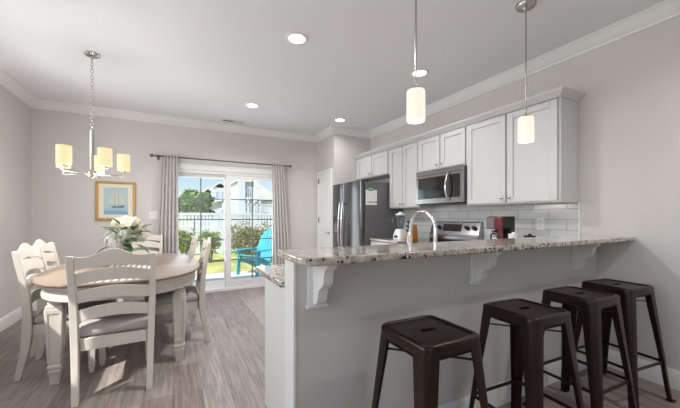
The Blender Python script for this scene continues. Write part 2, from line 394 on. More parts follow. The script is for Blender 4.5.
def baseboard(name, x0, y0, x1, y1, nrm, label, m0=0, m1=0):
    d = Vector((x1-x0, y1-y0)).normalized(); n = Vector(nrm); bm = B()
    loft(bm, [[(x0+n.x*o+d.x*m0*o, y0+n.y*o+d.y*m0*o, z) for o, z in BASE], [(x1+n.x*o+d.x*m1*o, y1+n.y*o+d.y*m1*o, z) for o, z in BASE]])
    tag(obj(name, bm, M['trim']), label, 'baseboard', None, 'structure')
baseboard('baseboard_left', XL, YF, XL, YB, (1, 0), 'white baseboard under the left wall', 1, -1)
baseboard('baseboard_back', XL, YB, DX0-.07, YB, (0, -1), 'white baseboard left of the patio door', 1, 0)
baseboard('baseboard_back_right', DX1+.07, YB, XP, YB, (0, -1), 'white baseboard right of the patio door', 0, -1)
baseboard('baseboard_bar', KX-.014, KY, XR, KY, (0, -1), 'white baseboard along the foot of the bar wall', -1, -1)
baseboard('baseboard_right', XR, YF, XR, KY, (-1, 0), 'white baseboard under the right wall beside the stools', 1, -1)
baseboard('baseboard_front', XL, YF, XR, YF, (0, 1), 'white baseboard behind the viewer', 1, -1)

# ---------------------------------------------------------------- sliding patio door
dr = thing('door_1', 'white sliding glass patio door with grid panes', 'door', ((DX0+DX1)/2, YB, 0), None, 'structure')
bm = B()   # casing on the room side + jambs
box(bm, DX0-.07, DX0, YB-.018, YB, 0, DZ1+.07); box(bm, DX1, DX1+.07, YB-.018, YB, 0, DZ1+.07); box(bm, DX0, DX1, YB-.018, YB, DZ1, DZ1+.07)
box(bm, DX0-.08, DX1+.08, YB-.026, YB, DZ1+.07, DZ1+.09)
obj('casing', bm, M['trim'], dr, .003)
bm = B()
box(bm, DX0, DX0+.035, YB, YB+T, 0, DZ1); box(bm, DX1-.035, DX1, YB, YB+T, 0, DZ1); box(bm, DX0+.035, DX1-.035, YB, YB+T, DZ1-.045, DZ1); box(bm, DX0+.035, DX1-.035, YB-.01, YB+T, 0, .045)
obj('door_frame', bm, M['trim'], dr, .003)
def sash(x0, x1, y, gx0, gx1, gz0=.165, gz1=1.853):
    bm = B(); d = .022
    box(bm, x0, gx0, y-d, y+d, .045, DZ1-.045); box(bm, gx1, x1, y-d, y+d, .045, DZ1-.045)
    box(bm, gx0, gx1, y-d, y+d, .045, gz0); box(bm, gx0, gx1, y-d, y+d, gz1, DZ1-.045)
    s = obj('sliding_panel' if x0 > .5 else 'fixed_panel', bm, M['trim'], dr, .004)
    bm = B(); box(bm, gx0, gx1, y-.003, y+.003, gz0, gz1); obj('pane', bm, M['glass'], s)
    bm = B(); t = .009
    xm = (gx0+gx1)/2
    box(bm, xm-t, xm+t, y-.007, y+.007, gz0, gz1)
    for k in range(1, 5):
        z = gz0+(gz1-gz0)*k/5
        box(bm, gx0, xm-t, y-.007, y+.007, z-t, z+t); box(bm, xm+t, gx1, y-.007, y+.007, z-t, z+t)
    obj('muntin_grid', bm, M['muntin'], s)
    return s
sash(DX0+.035, .79, YB+.085, .034, .750)
s2 = sash(.768, DX1-.035, YB+.035, .851, 1.56)
bm = B(); box(bm, .795, .825, YB-.012, YB+.013, .92, 1.12); obj('handle', bm, M['trim'], s2, .005)

# curtain rod and curtains
CY = YB-.10
cr = thing('curtain_rod', 'dark metal curtain rod with square finials above patio door', 'curtain rod', (.78, YB, 2.115))
bm = B(); tube(bm, [(-.27, CY, 2.125), (1.83, CY, 2.125)], .011, 10); obj('rod', bm, M['hinge'], cr)
for x in (-.285, 1.845):
    bm = B(); box(bm, x-.018, x+.018, CY-.02, CY+.02, 2.105, 2.145); obj('finial', bm, M['hinge'], cr, .004)
for x in (-.20, 1.76):
    bm = B(); box(bm, x-.008, x+.008, CY, YB, 2.118, 2.132); box(bm, x-.014, x+.014, YB-.008, YB, 2.08, 2.16); obj('bracket', bm, M['hinge'], cr)
def curtain(x0t, x1t, x0b, x1b, folds, label, seed):
    rnd = random.Random(seed); bm = B(); nx, nz = folds*12, 26
    ph = [rnd.uniform(-.5, .5) for _ in range(folds+1)]
    grid = []
    for k in range(nz+1):
        f = k/nz; z = 2.15-(2.15-.02)*f
        a, b = x0t+(x0b-x0t)*min(1, f*1.35), x1t+(x1b-x1t)*min(1, f*1.35)
        row = []
        for i in range(nx+1):
            u = i/nx; fi = u*folds
            am = .020+.014*f
            y = CY - .004 + am*math.sin(2*PI*fi+.6*math.sin(3*f+ph[int(fi)]*2)*f) + .008*f*math.sin(7*u+5*f)
            if k <= 1: y = CY + (y-CY)*.75
            row.append(bm.verts.new((a+(b-a)*(u+.015*math.sin(2*PI*fi*1.0+2*f)), y, z)))
        grid.append(row)
    for k in range(nz):
        for i in range(nx): bm.faces.new((grid[k][i], grid[k][i+1], grid[k+1][i+1], grid[k+1][i]))
    tag(obj('curtain', bm, M['curtain'], sharp=180, solid=.003), label, 'curtain', 'pale curtains at the patio door')
curtain(-.145, .060, -.21, .065, 5, 'pale grey curtain hanging left of patio door near light switch', 1)
curtain(1.515, 1.73, 1.53, 1.83, 5, 'pale grey curtain hanging right of patio door above turquoise chair', 2)

# pantry door
pd = thing('door_2', 'white panelled pantry door with lever beside refrigerator', 'door', (XP, 5.14, 0), None, 'structure')
bm = B(); x = XP
box(bm, x-.018, x, 5.375, 5.44, 0, 2.065); box(bm, x-.018, x, 4.835, 4.90, 0, 2.065); box(bm, x-.018, x, 4.90, 5.375, 2.0, 2.065)
obj('casing', bm, M['trim'], pd, .003)
bm = B()
box(bm, x-.006, x, 4.90, 5.375, .01, 2.0)
for z0, z1 in ((.12, .85), (1.0, 1.88)):
    for (a, b, c, d) in ((4.955, 4.975, z0, z1), (5.30, 5.32, z0, z1), (4.975, 5.30, z0, z0+.02), (4.975, 5.30, z1-.02, z1)):
        box(bm, x-.013, x-.006, a, b, c, d)
    box(bm, x-.010, x-.006, 5.01, 5.265, z0+.055, z1-.055)
sl = obj('slab', bm, M['trim'], pd, .002)
for z in (.25, 1.12, 1.84):
    bm = B(); box(bm, x-.020, x-.006, 5.366, 5.386, z, z+.09); obj('hinge', bm, M['hinge'], sl)
bm = B(); lathe(bm, [(.026, 0), (.026, .01), (.012, .012), (.012, .045)], n=14)
bmesh.ops.rotate(bm, cent=(0, 0, 0), matrix=Matrix.Rotation(-PI/2, 3, 'Y'), verts=bm.verts); bmesh.ops.translate(bm, vec=(x-.006, 4.93, .94), verts=bm.verts)
tube(bm, [(x-.048, 4.925, .94), (x-.05, 4.97, .942), (x-.048, 5.045, .936)], [.010, .009, .007], 8)
obj('handle', bm, M['nickel'], sl)

# ---------------------------------------------------------------- ceiling fittings
def downlight(x, y, label, watt=32, beam=158):
    r = thing('recessed_light', label, 'ceiling light', (x, y, H), 'recessed ceiling lights')
    bm = B(); loft(bm, [[(x+rr*math.cos(2*PI*j/32), y+rr*math.sin(2*PI*j/32), H-z) for j in range(32)] for rr, z in ((.098, 0), (.098, .004), (.090, .008), (.070, .006), (.068, .0015))], cap=False)
    obj('rim', bm, M['trim'], r)
    bm = B(); lathe(bm, [(.068, -.0035), (.066, -.002), (.066, -.0005)], (x, y, H), 32); obj('lens', bm, M['lens'], r)
    lamp('bulb_light', 'AREA', (0, 0, -.012), watt, (1, .975, .955), size=.12, parent=r, spread=math.radians(beam))
downlight(.93, 2.537, 'largest recessed light, above the gap between table and bar', 27)
downlight(.953, 4.345, 'recessed light near the vent in front of the patio door', 17, 140)
downlight(2.307, 4.352, 'recessed light above the refrigerator', 4.5, 150)
downlight(2.296, 2.539, 'recessed light just behind the nearer hanging pendant', 4, 140)
downlight(2.5, -.15, 'added unseen fill light over the living side of the bar stools', 13, 150)  # added lamp out of view, lifts the lower right wall and stools
vn = thing('ceiling_vent', 'small white slotted vent in ceiling above patio door', 'vent', (.84, 5.2, H))
bm = B(); x0, x1, y0, y1 = .66, 1.02, 5.13, 5.27
for (a, b, c, d) in ((x0, x1, y0, y0+.022), (x0, x1, y1-.022, y1), (x0, x0+.022, y0+.022, y1-.022), (x1-.022, x1, y0+.022, y1-.022)): box(bm, a, b, c, d, H-.008, H)
obj('frame', bm, M['trim'], vn)
bm = B()
for k in range(12):
    xx = x0+.03+k*.0265; ang = -.75 if k < 6 else .75
    box(bm, xx-(.004 if k < 6 else .011), xx+(.004 if k < 6 else .011), y0+.022, y1-.022, H-.007, H-.0055, Matrix.Rotation(ang, 3, 'Y'))
obj('louver', bm, M['trim'], vn)
flip_box('backing', M['slot'], (x0+.02, x1-.02, y0+.02, y1-.02, H-.0015, H), vn)

def pendant(x, y, label):
    r = thing('pendant_light', label, 'pendant light', (x, y, H), 'bar pendants')
    bm = B(); lathe(bm, [(.066, 0), (.066, -.012), (.058, -.024), (.02, -.028), (.012, -.04)], (x, y, H), 28); obj('canopy', bm, M['nickel'], r)
    bm = B(); tube(bm, [(x, y, H-.03), (x, y, 1.945)], .0055, 10); obj('rod', bm, M['nickel'], r)
    bm = B(); lathe(bm, [(.010, 1.948), (.026, 1.942), (.030, 1.936), (.030, 1.931)], (x, y, 0), 24); obj('cap', bm, M['nickel'], r)
    bm = B(); lathe(bm, [(.020, 1.931), (.046, 1.930), (.051, 1.924), (.052, 1.765), (.049, 1.756), (.044, 1.754), (.044, 1.90), (.020, 1.915)], (x, y, 0), 32)
    obj('shade', bm, M['shade_white'], r)
    lamp('bulb_light', 'POINT', (0, 0, 1.73-H), 1.3, (1, .95, .88), size=.04, parent=r)
pendant(1.204, 1.361, 'nearer cylinder pendant whose ceiling plate is out of view')
pendant(2.224, 1.361, 'cylinder pendant with visible ceiling plate, in front of tall cabinets')

# chandelier
F2 = Vector((.4683, .8836)); R2 = Vector((.8836, -.4683))
cx_, cy_ = -.671, 3.674
ch = thing('chandelier', 'five-arm nickel chandelier with lit drum shades over dining table', 'chandelier', (cx_, cy_, H))
bm = B(); lathe(bm, [(.062, 0), (.062, -.008), (.05, -.02), (.015, -.026), (.010, -.05)], (cx_, cy_, H), 28); obj('canopy', bm, M['nickel'], ch)
bm = B()
z = H-.045; k = 0
while z > 2.045:
    ring = []
    for j in range(12):
        a = 2*PI*j/12; u, v = .010*math.cos(a), .019*math.sin(a)
        ring.append((cx_+(u if k % 2 else 0), cy_+(0 if k % 2 else u), z-.019+v))
    tube(bm, ring, .0028, 6, True)
    z -= .031; k += 1
obj('chain', bm, M['nickel'], ch)
bm = B(); tube(bm, [(cx_, cy_, 2.035), (cx_, cy_, 2.02)], .010, 10); tube(bm, [(cx_, cy_, 2.02), (cx_, cy_, 1.64)], .016, 14)
lathe(bm, [(.016, 1.66), (.030, 1.645), (.034, 1.615), (.022, 1.595), (.006, 1.585)], (cx_, cy_, 0), 20); obj('column', bm, M['nickel'], ch)
for k in range(5):
    a = math.radians(-102+72*k)
    dv = R2*math.cos(a) + F2*math.sin(a); px, py = cx_+dv.x*.245, cy_+dv.y*.245
    bm = B(); tube(bm, [(cx_+dv.x*.02, cy_+dv.y*.02, 1.618), (px+dv.x*.012, py+dv.y*.012, 1.618)], .0075, 8)
    tube(bm, [(px, py, 1.618), (px, py, 1.675)], .006, 8); lathe(bm, [(.006, 1.645), (.024, 1.655), (.024, 1.663), (.008, 1.668)], (px, py, 0), 16)
    ar = obj('arm', bm, M['nickel'], ch)
    bm = B(); lathe(bm, [(.030, 1.672), (.052, 1.674), (.054, 1.68), (.054, 1.826), (.052, 1.832), (.049, 1.832), (.049, 1.69), (.030, 1.684)], (px, py, 0), 32)
    obj('shade', bm, M['shade_warm'], ar)
    lamp('bulb_light', 'POINT', (px-cx_, py-cy_, 1.50-H), 4.8, (1, .94, .87), size=.06, parent=ch)

# ---------------------------------------------------------------- back wall: picture and switch
art = thing('framed_picture', 'gilt-framed print of a sailing ship on pale blue sea', 'picture', (-.724, YB, 1.176))
ax0, ax1, az0, az1 = -.962, -.488, 1.17, 1.725
bm = B(); t = .034
for (a, b, c, d) in ((ax0, ax1, az0, az0+t), (ax0, ax1, az1-t, az1), (ax0, ax0+t, az0+t, az1-t), (ax1-t, ax1, az0+t, az1-t)): box(bm, a, b, YB-.026, YB, c, d)
obj('frame', bm, M['gold'], art, .006)
flip_box('mat_board', M['matboard'], (ax0+t, ax1-t, YB-.012, YB-.002, az0+t, az1-t), art)
ix0, ix1, iz0, iz1 = ax0+.095, ax1-.095, az0+.085, az1-.085
pr_ = flip_box('print', M['sea'], (ix0, ix1, YB-.014, YB-.012, iz0, iz1), art)
def flat(name, m, polys, y, parent):
    bm = B()
    for poly in polys: prism(bm, [(ix0+u*(ix1-ix0), iz0+v*(iz1-iz0)) for u, v in poly], lambda u, v, t: (u, t, v), y-.0008, y)
    obj(name, bm, m, parent)
flat('sea_band', M['sea_dark'], [[(0, 0), (1, 0), (1, .15), (0, .16)], [(0, .2), (1, .19), (1, .215), (0, .22)]], YB-.0142, pr_)
flat('hull', M['hull'], [[(.30, .33), (.36, .25), (.82, .25), (.88, .36), (.6, .31), (.42, .31)]], YB-.0148, pr_)
flat('sail', M['sail'], [[(.16, .38), (.44, .36), (.44, .9)], [(.46, .36), (.60, .36), (.59, .8), (.47, .92)], [(.62, .36), (.92, .38), (.82, .66), (.63, .84)]], YB-.0148, pr_)
flat('mast', M['hinge'], [[(.446, .3), (.458, .3), (.455, .95), (.449, .95)], [(.606, .3), (.618, .3), (.615, .88), (.609, .88)]], YB-.0152, pr_)
sw = thing('light_switch', 'white double light switch plate between picture and curtain', 'light switch', (-.262, YB, 1.25))
flip_box('plate', M['plate'], (-.318, -.205, YB-.006, YB, 1.19, 1.305), sw, .002)
for x in (-.289, -.235):
    bm = B(); box(bm, x-.006, x+.006, YB-.016, YB-.006, 1.238, 1.262, Matrix.Rotation(.4, 3, 'X')); obj('toggle', bm, M['plate'], sw)

# ---------------------------------------------------------------- kitchen wall cabinets
CX = 2.86
def shaker(bm, y0, y1, z0, z1, x, t=.02, fw=.058):
    """door front facing -X at x"""
    box(bm, x-t, x, y0, y0+fw, z0, z1); box(bm, x-t, x, y1-fw, y1, z0, z1)
    box(bm, x-t, x, y0+fw, y1-fw, z0, z0+fw); box(bm, x-t, x, y0+fw, y1-fw, z1-fw, z1)
    box(bm, x-t+.009, x, y0+fw, y1-fw, z0+fw, z1-fw)
def knob(x, y, z, parent):
    bm = B(); lathe(bm, [(.006, 0), (.006, .012), (.014, .018), (.015, .024), (.009, .028)], n=14)
    bmesh.ops.rotate(bm, cent=(0, 0, 0), matrix=Matrix.Rotation(-PI/2, 3, 'Y'), verts=bm.verts)
    bmesh.ops.translate(bm, vec=(x, y, z), verts=bm.verts); obj('knob', bm, M['nickel'], parent)
def wall_cab(y0, y1, z0, z1, doors, label, kz=None):
    r = thing('kitchen_cabinet', label, 'cabinet', (XR, (y0+y1)/2, z0), 'white upper kitchen cabinets')
    bm = B(); box(bm, CX, XR-.002, y0, y1, z0, z1); obj('body', bm, M['cab'], r, .002)
    n = len(doors)
    for i, (a, b, side) in enumerate(doors):
        bm = B(); shaker(bm, a, b, z0+.014, 2.215, CX); d = obj('door', bm, M['cab'], r, .0025)
        knob(CX-.02, a+.03 if side < 0 else b-.03, z0+.06 if kz is None else kz, d)
    return r
wall_cab(1.455, 2.398, 1.345, 2.235, [(1.475, 1.922, 1), (1.942, 2.388, -1)], 'widest white upper cabinet, at the end above the coffee maker')
wall_cab(2.40, 3.168, 1.795, 2.235, [(2.418, 2.776, 1), (2.796, 3.155, -1)], 'short white two-door cabinet above the microwave')
wall_cab(3.17, 3.80, 1.345, 2.235, [(3.195, 3.478, 1), (3.490, 3.785, -1)], 'tall white upper cabinet between microwave and refrigerator')
wall_cab(3.802, 4.765, 1.865, 2.235, [(3.84, 4.265, 1), (4.285, 4.72, -1)], 'short white two-door cabinet above the refrigerator')
bm = B(); prof = [(0, 0), (.006, 0), (.012, .012), (.03, .03), (.046, .045), (.05, .06), (0, .06)]
z0 = 2.222
ring = lambda y, my: [(CX-.02-o, y+my*o, z0+k) for o, k in prof]
loft(bm, [[(XR, 1.455-o, z0+k) for o, k in prof], [(CX-.02-o, 1.455-o, z0+k) for o, k in prof], [(CX-.02-o, 4.766, z0+k) for o, k in prof]])
box(bm, CX-.02, XR, 1.455, 4.766, 2.2352, 2.262)
tag(obj('cabinet_crown', bm, M['cab']), 'white crown strip running along the tops of the upper cabinets', 'molding')

# tiled backsplash
bm = B(); box(bm, XR-.010, XR, 1.455, 3.80, .9155, 1.345); box(bm, XR-.010, XR, 2.405, 3.163, 1.345, 1.41)
tag(obj('wall_backsplash', bm, M['tile']), 'pale subway tile backsplash under the cabinets', 'backsplash', None, 'structure')
bm = B(); box(bm, XR-.013, XR, 1.443, 1.4549, .9155, 1.345); tag(obj('trim_tile_edge', bm, M['trim']), 'thin white edge strip at the end of the tiles', 'trim', None, 'structure')
ol = thing('power_outlet', 'white power outlet on the tiles near the right end', 'outlet', (XR-.01, 1.775, 1.152))
flip_box('plate', M['plate'], (XR-.016, XR-.0101, 1.737, 1.812, 1.092, 1.212), ol, .002)
for z in (1.126, 1.172):
    bm = B(); box(bm, XR-.018, XR-.016, 1.756, 1.793, z-.002, z+.022); s_ = obj('socket', bm, M['plate'], ol, .003)
    bm = B()
    for y in (1.768, 1.78): box(bm, XR-.0186, XR-.018, y-.0015, y+.0015, z+.005, z+.016)
    obj('slots', bm, M['slot'], s_)

# base cabinets
def base_cab(x0, x1, y0, y1, face, label, ndoor, drawer=True):
    r = thing('base_cabinet', label, 'cabinet', ((x0+x1)/2, (y0+y1)/2, 0), 'base cabinets')
    bm = B()
    if face == '-x':
        box(bm, x0+.02, x1-.002, y0, y1, .1, .883); box(bm, x0+.08, x1-.002, y0, y1, 0, .1)
        obj('body', bm, M['cab'], r, .002)
        for i in range(ndoor):
            a = y0+(y1-y0)*i/ndoor+.006; b = y0+(y1-y0)*(i+1)/ndoor-.006
            bm = B(); shaker(bm, a, b, .115, .69, x0+.02); d = obj('door', bm, M['cab'], r, .002); knob(x0, b-.035, .64, d)
            bm = B(); box(bm, x0, x0+.02, a, b, .705, .87); d = obj('drawer', bm, M['cab'], r, .002); knob(x0, (a+b)/2, .79, d)
    else:
        box(bm, x0, x1, y0, y1-.02, .1, .883); box(bm, x0, x1, y0, y1-.08, 0, .1)
        obj('body', bm, M['panel'], r, .002)
        for i in range(ndoor):
            a = x0+(x1-x0)*i/ndoor+.006; b = x0+(x1-x0)*(i+1)/ndoor-.006
            bm = B()
            fw = .058; y = y1
            box(bm, a, a+fw, y-.02, y, .115, .87); box(bm, b-fw, b, y-.02, y, .115, .87); box(bm, a+fw, b-fw, y-.02, y, .115, .173); box(bm, a+fw, b-fw, y-.02, y, .812, .87); box(bm, a+fw, b-fw, y-.02, y-.009, .173, .812)
            d = obj('door', bm, M['cab'], r, .002)
            bm = B(); tube(bm, [(b-.03, y, .80), (b-.03, y+.025, .80)], .008, 10); obj('knob', bm, M['nickel'], d)
    return r
base_cab(2.51, XR, 3.168, 3.80, '-x', 'white base cabinet under the blender, next to the refrigerator', 1)
base_cab(2.51, XR, 1.96, 2.40, '-x', 'white base cabinet under the coffee maker', 1)
base_cab(KX+.006, 2.50, KY1+.006, 1.905, '+y', 'long white cabinet run behind the bar with plain end panel', 4)
# lower countertops
def slab(name, poly, z0, z1, label, cat, bev=.006):
    bm = B(); prism(bm, poly, lambda u, v, t: (u, v, t), z0, z1)
    return tag(obj(name, bm, M['granite'], None, bev, 60, 3), label, cat)
slab('countertop', [(.445, KY1+.003), (XR-.001, KY1+.003), (XR-.001, 2.398), (2.50, 2.398), (2.50, 1.975), (.462, 1.975), (.445, 1.955)], .884, .914, 'lower speckled granite countertop running behind the bar', 'countertop')
slab('countertop', [(2.495, 3.17), (XR-.001, 3.17), (XR-.001, 3.80), (2.495, 3.80)], .884, .914, 'short granite countertop between range and refrigerator', 'countertop')
# raised bar top
def corner_poly():
    P = []
    def arc(cx, cy, r, a0, a1, n=6):
        for i in range(n+1):
            a = a0+(a1-a0)*i/n; P.append((cx+r*math.cos(a), cy+r*math.sin(a)))
    x0, y0, y1 = .424, 1.072, 1.432
    P.append((XR-.001, y0)); P.append((XR-.001, y1))
    arc(x0+.02, y1-.02, .02, PI/2, PI); arc(x0+.05, y0+.05, .05, PI, 1.5*PI)
    return P
slab('bar_counter', corner_poly(), 1.0345, 1.066, 'raised speckled granite bar top over the half wall', 'bar counter', .008)

# corbels
def corbel(x, label):
    r = thing('corbel', label, 'corbel', (x, KY, .80), 'corbels under the bar top')
    bm = B(); box(bm, x-.045, x+.045, KY-.014, KY-.0002, .808, 1.034); box(bm, x-.052, x+.052, KY-.022, KY-.0002, .808, .824)
    obj('back_plate', bm, M['trim'], r, .003)
    prof = [(0, 1.034), (.150, 1.034), (.150, 1.004), (.134, 1.000), (.124, .988), (.118, .970), (.116, .950), (.108, .930), (.092, .916), (.074, .908), (.062, .894), (.056, .874), (.052, .852), (.040, .836), (.018, .828), (0, .826)]
    bm = B(); prism(bm, prof, lambda u, v, t: (t, KY-.014-u, v), x-.024, x+.024); obj('bracket', bm, M['trim'], r, .003)
corbel(.577, 'white scroll corbel at the open left end of the bar')
corbel(1.642, 'white scroll corbel in the middle of the bar wall')
corbel(2.785, 'white scroll corbel nearest the right wall')

# ---------------------------------------------------------------- refrigerator
FX, FY0, FY1, FZ = 2.36, 3.83, 4.742, 1.752
fr = thing('refrigerator', 'side-by-side stainless refrigerator with dark sides', 'refrigerator', (2.75, 4.286, 0))
bm = B(); box(bm, FX+.085, XR-.02, FY0+.004, FY1-.004, .02, FZ-.012); obj('body', bm, M['steel_dark'], fr, .004)
sy = 4.345
for y0, y1, nm in ((FY0, sy-.003, 'fresh_food_door'), (sy+.003, FY1, 'freezer_door')):
    P = []
    for (u, v) in ((0, 0), (1, 0)): pass
    bm = B()
    poly = [(FX+.075, y0), (FX+.03, y0), (FX+.012, y0+.012), (FX+.004, y0+.03), (FX+.004, y1-.03), (FX+.012, y1-.012), (FX+.03, y1), (FX+.075, y1)]
    prism(bm, poly, lambda u, v, t: (u, v, t), .06, FZ)
    d = obj(nm, bm, M['fridge_steel'], fr, .003)
    hy = y1-.045 if nm == 'fresh_food_door' else y0+.045
    bm = B(); pts = []
    for i in range(13):
        f = i/12; pts.append((FX-.035-.030*math.sin(PI*f), hy, .62+.83*f))
    tube(bm, pts, .013, 10); tube(bm, [(FX, hy, .645), (FX-.04, hy, .645)], .011, 8); tube(bm, [(FX, hy, 1.425), (FX-.04, hy, 1.425)], .011, 8)
    obj('handle', bm, M['chrome'], d)
    if nm == 'freezer_door':
        bm = B(); box(bm, FX-.010, FX+.01, 4.46, 4.68, .95, 1.24); dd = obj('dispenser', bm, M['black_glass'], d, .004)
        bm = B(); box(bm, FX-.013, FX-.010, 4.50, 4.64, .97, 1.10); box(bm, FX-.018, FX-.01, 4.545, 4.595, 1.02, 1.14); obj('paddle', bm, M['nickel'], dd)
for a in (FY0+.01, FY1-.09):
    bm = B(); box(bm, FX+.09, FX+.16, a, a+.08, FZ-.0119, FZ+.012); obj('hinge_cover', bm, M['black'], fr, .004)
for a in (FX+.12, XR-.1):
    for b in (FY0+.08, FY1-.08):
        bm = B(); lathe(bm, [(.02, 0), (.02, .021)], (a, b, 0), 10); obj('foot', bm, M['black'], fr)
ys = FY0+.004
note = thing('note_sheet', 'white sheet of paper held on the refrigerator side', 'paper', (2.55, ys, 1.45))
flip_box('sheet', M['paper'], (2.452, 2.648, ys-.0016, ys-.0002, 1.395, 1.615), note)
bm = B(); rn = random.Random(4)
x = 2.47
while x < 2.63:
    l = rn.uniform(.012, .03); box(bm, x, x+l, ys-.0022, ys-.0016, 1.428, 1.428+rn.uniform(.012, .02)); x += l+rn.uniform(.006, .02)
obj('handwriting', bm, M['ink'], note)
mg = thing('fridge_magnet', 'green oval magnet above the paper on the refrigerator', 'magnet', (2.53, ys, 1.62))
bm = B(); prism(bm, [(2.534+.055*math.cos(2*PI*i/28), 1.628+.031*math.sin(2*PI*i/28)) for i in range(28)], lambda u, v, t: (u, t, v), ys-.006, ys-.0023); ml = obj('oval', bm, M['green_magnet'], mg, .001)
bm = B(); prism(bm, [(2.534+.048*math.cos(2*PI*i/28), 1.628+.025*math.sin(2*PI*i/28)) for i in range(28)] , lambda u, v, t: (u, t, v), ys-.0064, ys-.006); obj('face', bm, mat('green_face', S(64, 150, 100), .4), ml)
bm = B()
for i in range(5): box(bm, 2.502+i*.014, 2.510+i*.014, ys-.0068, ys-.0064, 1.622, 1.636)
obj('lettering', bm, M['plate'], ml)

# ---------------------------------------------------------------- microwave
mw = thing('microwave', 'stainless over-range microwave with curved handle', 'microwave', (XR, 2.784, 1.384))
MX, my0, my1, mz0, mz1 = 2.792, 2.408, 3.152, 1.385, 1.792
flip_box('body', M['steel_dark'], (MX+.03, XR-.0105, my0+.004, my1-.004, mz0, mz1), mw, .003)
bm = B(); box(bm, MX, MX+.03, my0, my1, mz1-.055, mz1); obj('vent_panel', bm, M['steel'], mw, .003)
bm = B()
wy0, wy1, wz0, wz1 = 2.622, 3.115, 1.445, 1.705
zt = mz1-.058
box(bm, MX, MX+.03, my0, wy0-.19+.01, mz0, zt); box(bm, MX, MX+.03, wy1, my1, mz0, zt); box(bm, MX, MX+.03, wy0-.18, wy1, mz0, wz0); box(bm, MX, MX+.03, wy0-.18, wy1, wz1, zt)
dd = obj('door', bm, M['steel'], mw, .002)
flip_box('window', M['black_glass'], (MX+.004, MX+.03, wy0, wy1-.0005, wz0+.0005, wz1-.0005), dd)
flip_box('control_panel', M['black_glass'], (MX+.003, MX+.03, wy0-.1795, wy0-.012, wz0+.0005, wz1-.0005), mw)
flip_box('divider', M['steel_dark'], (MX+.002, MX+.03, wy0-.011, wy0-.001, wz0+.0005, wz1-.0005), dd)
bm = B(); hy = wy0-.02
pts = [(MX-.012-.045*math.sin(PI*i/12), hy, 1.405+.325*i/12) for i in range(13)]
tube(bm, pts, [.009]+[.012]*11+[.009], 10); tube(bm, [(MX, hy, 1.41), (MX-.016, hy, 1.41)], .009, 8); tube(bm, [(MX, hy, 1.725), (MX-.016, hy, 1.725)], .009, 8)
obj('handle', bm, M['chrome'], dd)
bm = B(); box(bm, MX+.04, XR-.03, my0+.03, my1-.03, mz0-.012, mz0-.0002); obj('grease_filter', bm, M['black'], mw)

# ---------------------------------------------------------------- range
rg = thing('kitchen_range', 'stainless electric range with black display on its backguard', 'range', (2.80, 2.784, 0))
RX, ry0, ry1 = 2.495, 2.406, 3.162
flip_box('body', M['steel_dark'], (RX+.03, XR-.02, ry0, ry1, .03, .90), rg, .003)
flip_box('cooktop', M['black_glass'], (RX, XR-.10, ry0, ry1, .9001, .917), rg, .004)
bm = B(); box(bm, RX, RX+.03, ry0+.004, ry1-.004, .26, .88); od = obj('oven_door', bm, M['steel'], rg, .004)
flip_box('oven_window', M['black_glass'], (RX-.003, RX, ry0+.12, ry1-.12, .40, .70), od)
bm = B(); tube(bm, [(RX-.04, ry0+.05, .81), (RX-.04, ry1-.05, .81)], .012, 10); tube(bm, [(RX, ry0+.08, .81), (RX-.04, ry0+.08, .81)], .009, 8); tube(bm, [(RX, ry1-.08, .81), (RX-.04, ry1-.08, .81)], .009, 8); obj('handle', bm, M['chrome'], od)
flip_box('storage_drawer', M['steel'], (RX, RX+.03, ry0+.004, ry1-.004, .06, .25), rg, .004)
bm = B()
bp_ = [(XR-.10, .9001), (XR-.02, .9001), (XR-.02, 1.16), (XR-.045, 1.165), (XR-.062, 1.155), (XR-.095, 1.02), (XR-.115, .985), (XR-.115, .93)]
prism(bm, bp_, lambda u, v, t: (u, t, v), ry0, ry1); bgd = obj('backguard', bm, M['steel'], rg, .004)
ang = math.atan2(.033, .135)
rotm = Matrix.Rotation(ang, 3, 'Y')
def on_panel(z): return XR-.095+(z-1.02)/(.135)*.033
zc = 1.088
bm = B(); box(bm, on_panel(zc)-.004, on_panel(zc)+.002, 2.66, 2.95, zc-.045, zc+.045, rotm); obj('display', bm, M['black_glass'], bgd)
for y in (2.475, 2.575, 3.02, 3.10):
    bm = B(); lathe(bm, [(.027, -.002), (.026, .012), (.021, .02), (.019, .032)], n=18)
    box(bm, -.003, .003, -.018, .018, .032, .036)
    bmesh.ops.rotate(bm, cent=(0, 0, 0), matrix=rotm @ Matrix.Rotation(-PI/2, 3, 'Y'), verts=bm.verts); bmesh.ops.translate(bm, vec=(on_panel(zc)-.001, y, zc), verts=bm.verts)
    obj('knob', bm, M['knob'], bgd)
for a in (RX+.1, XR-.1):
    for b in (ry0+.06, ry1-.06):
        bm = B(); lathe(bm, [(.018, 0), (.018, .031)], (a, b, 0), 10); obj('foot', bm, M['black'], rg)

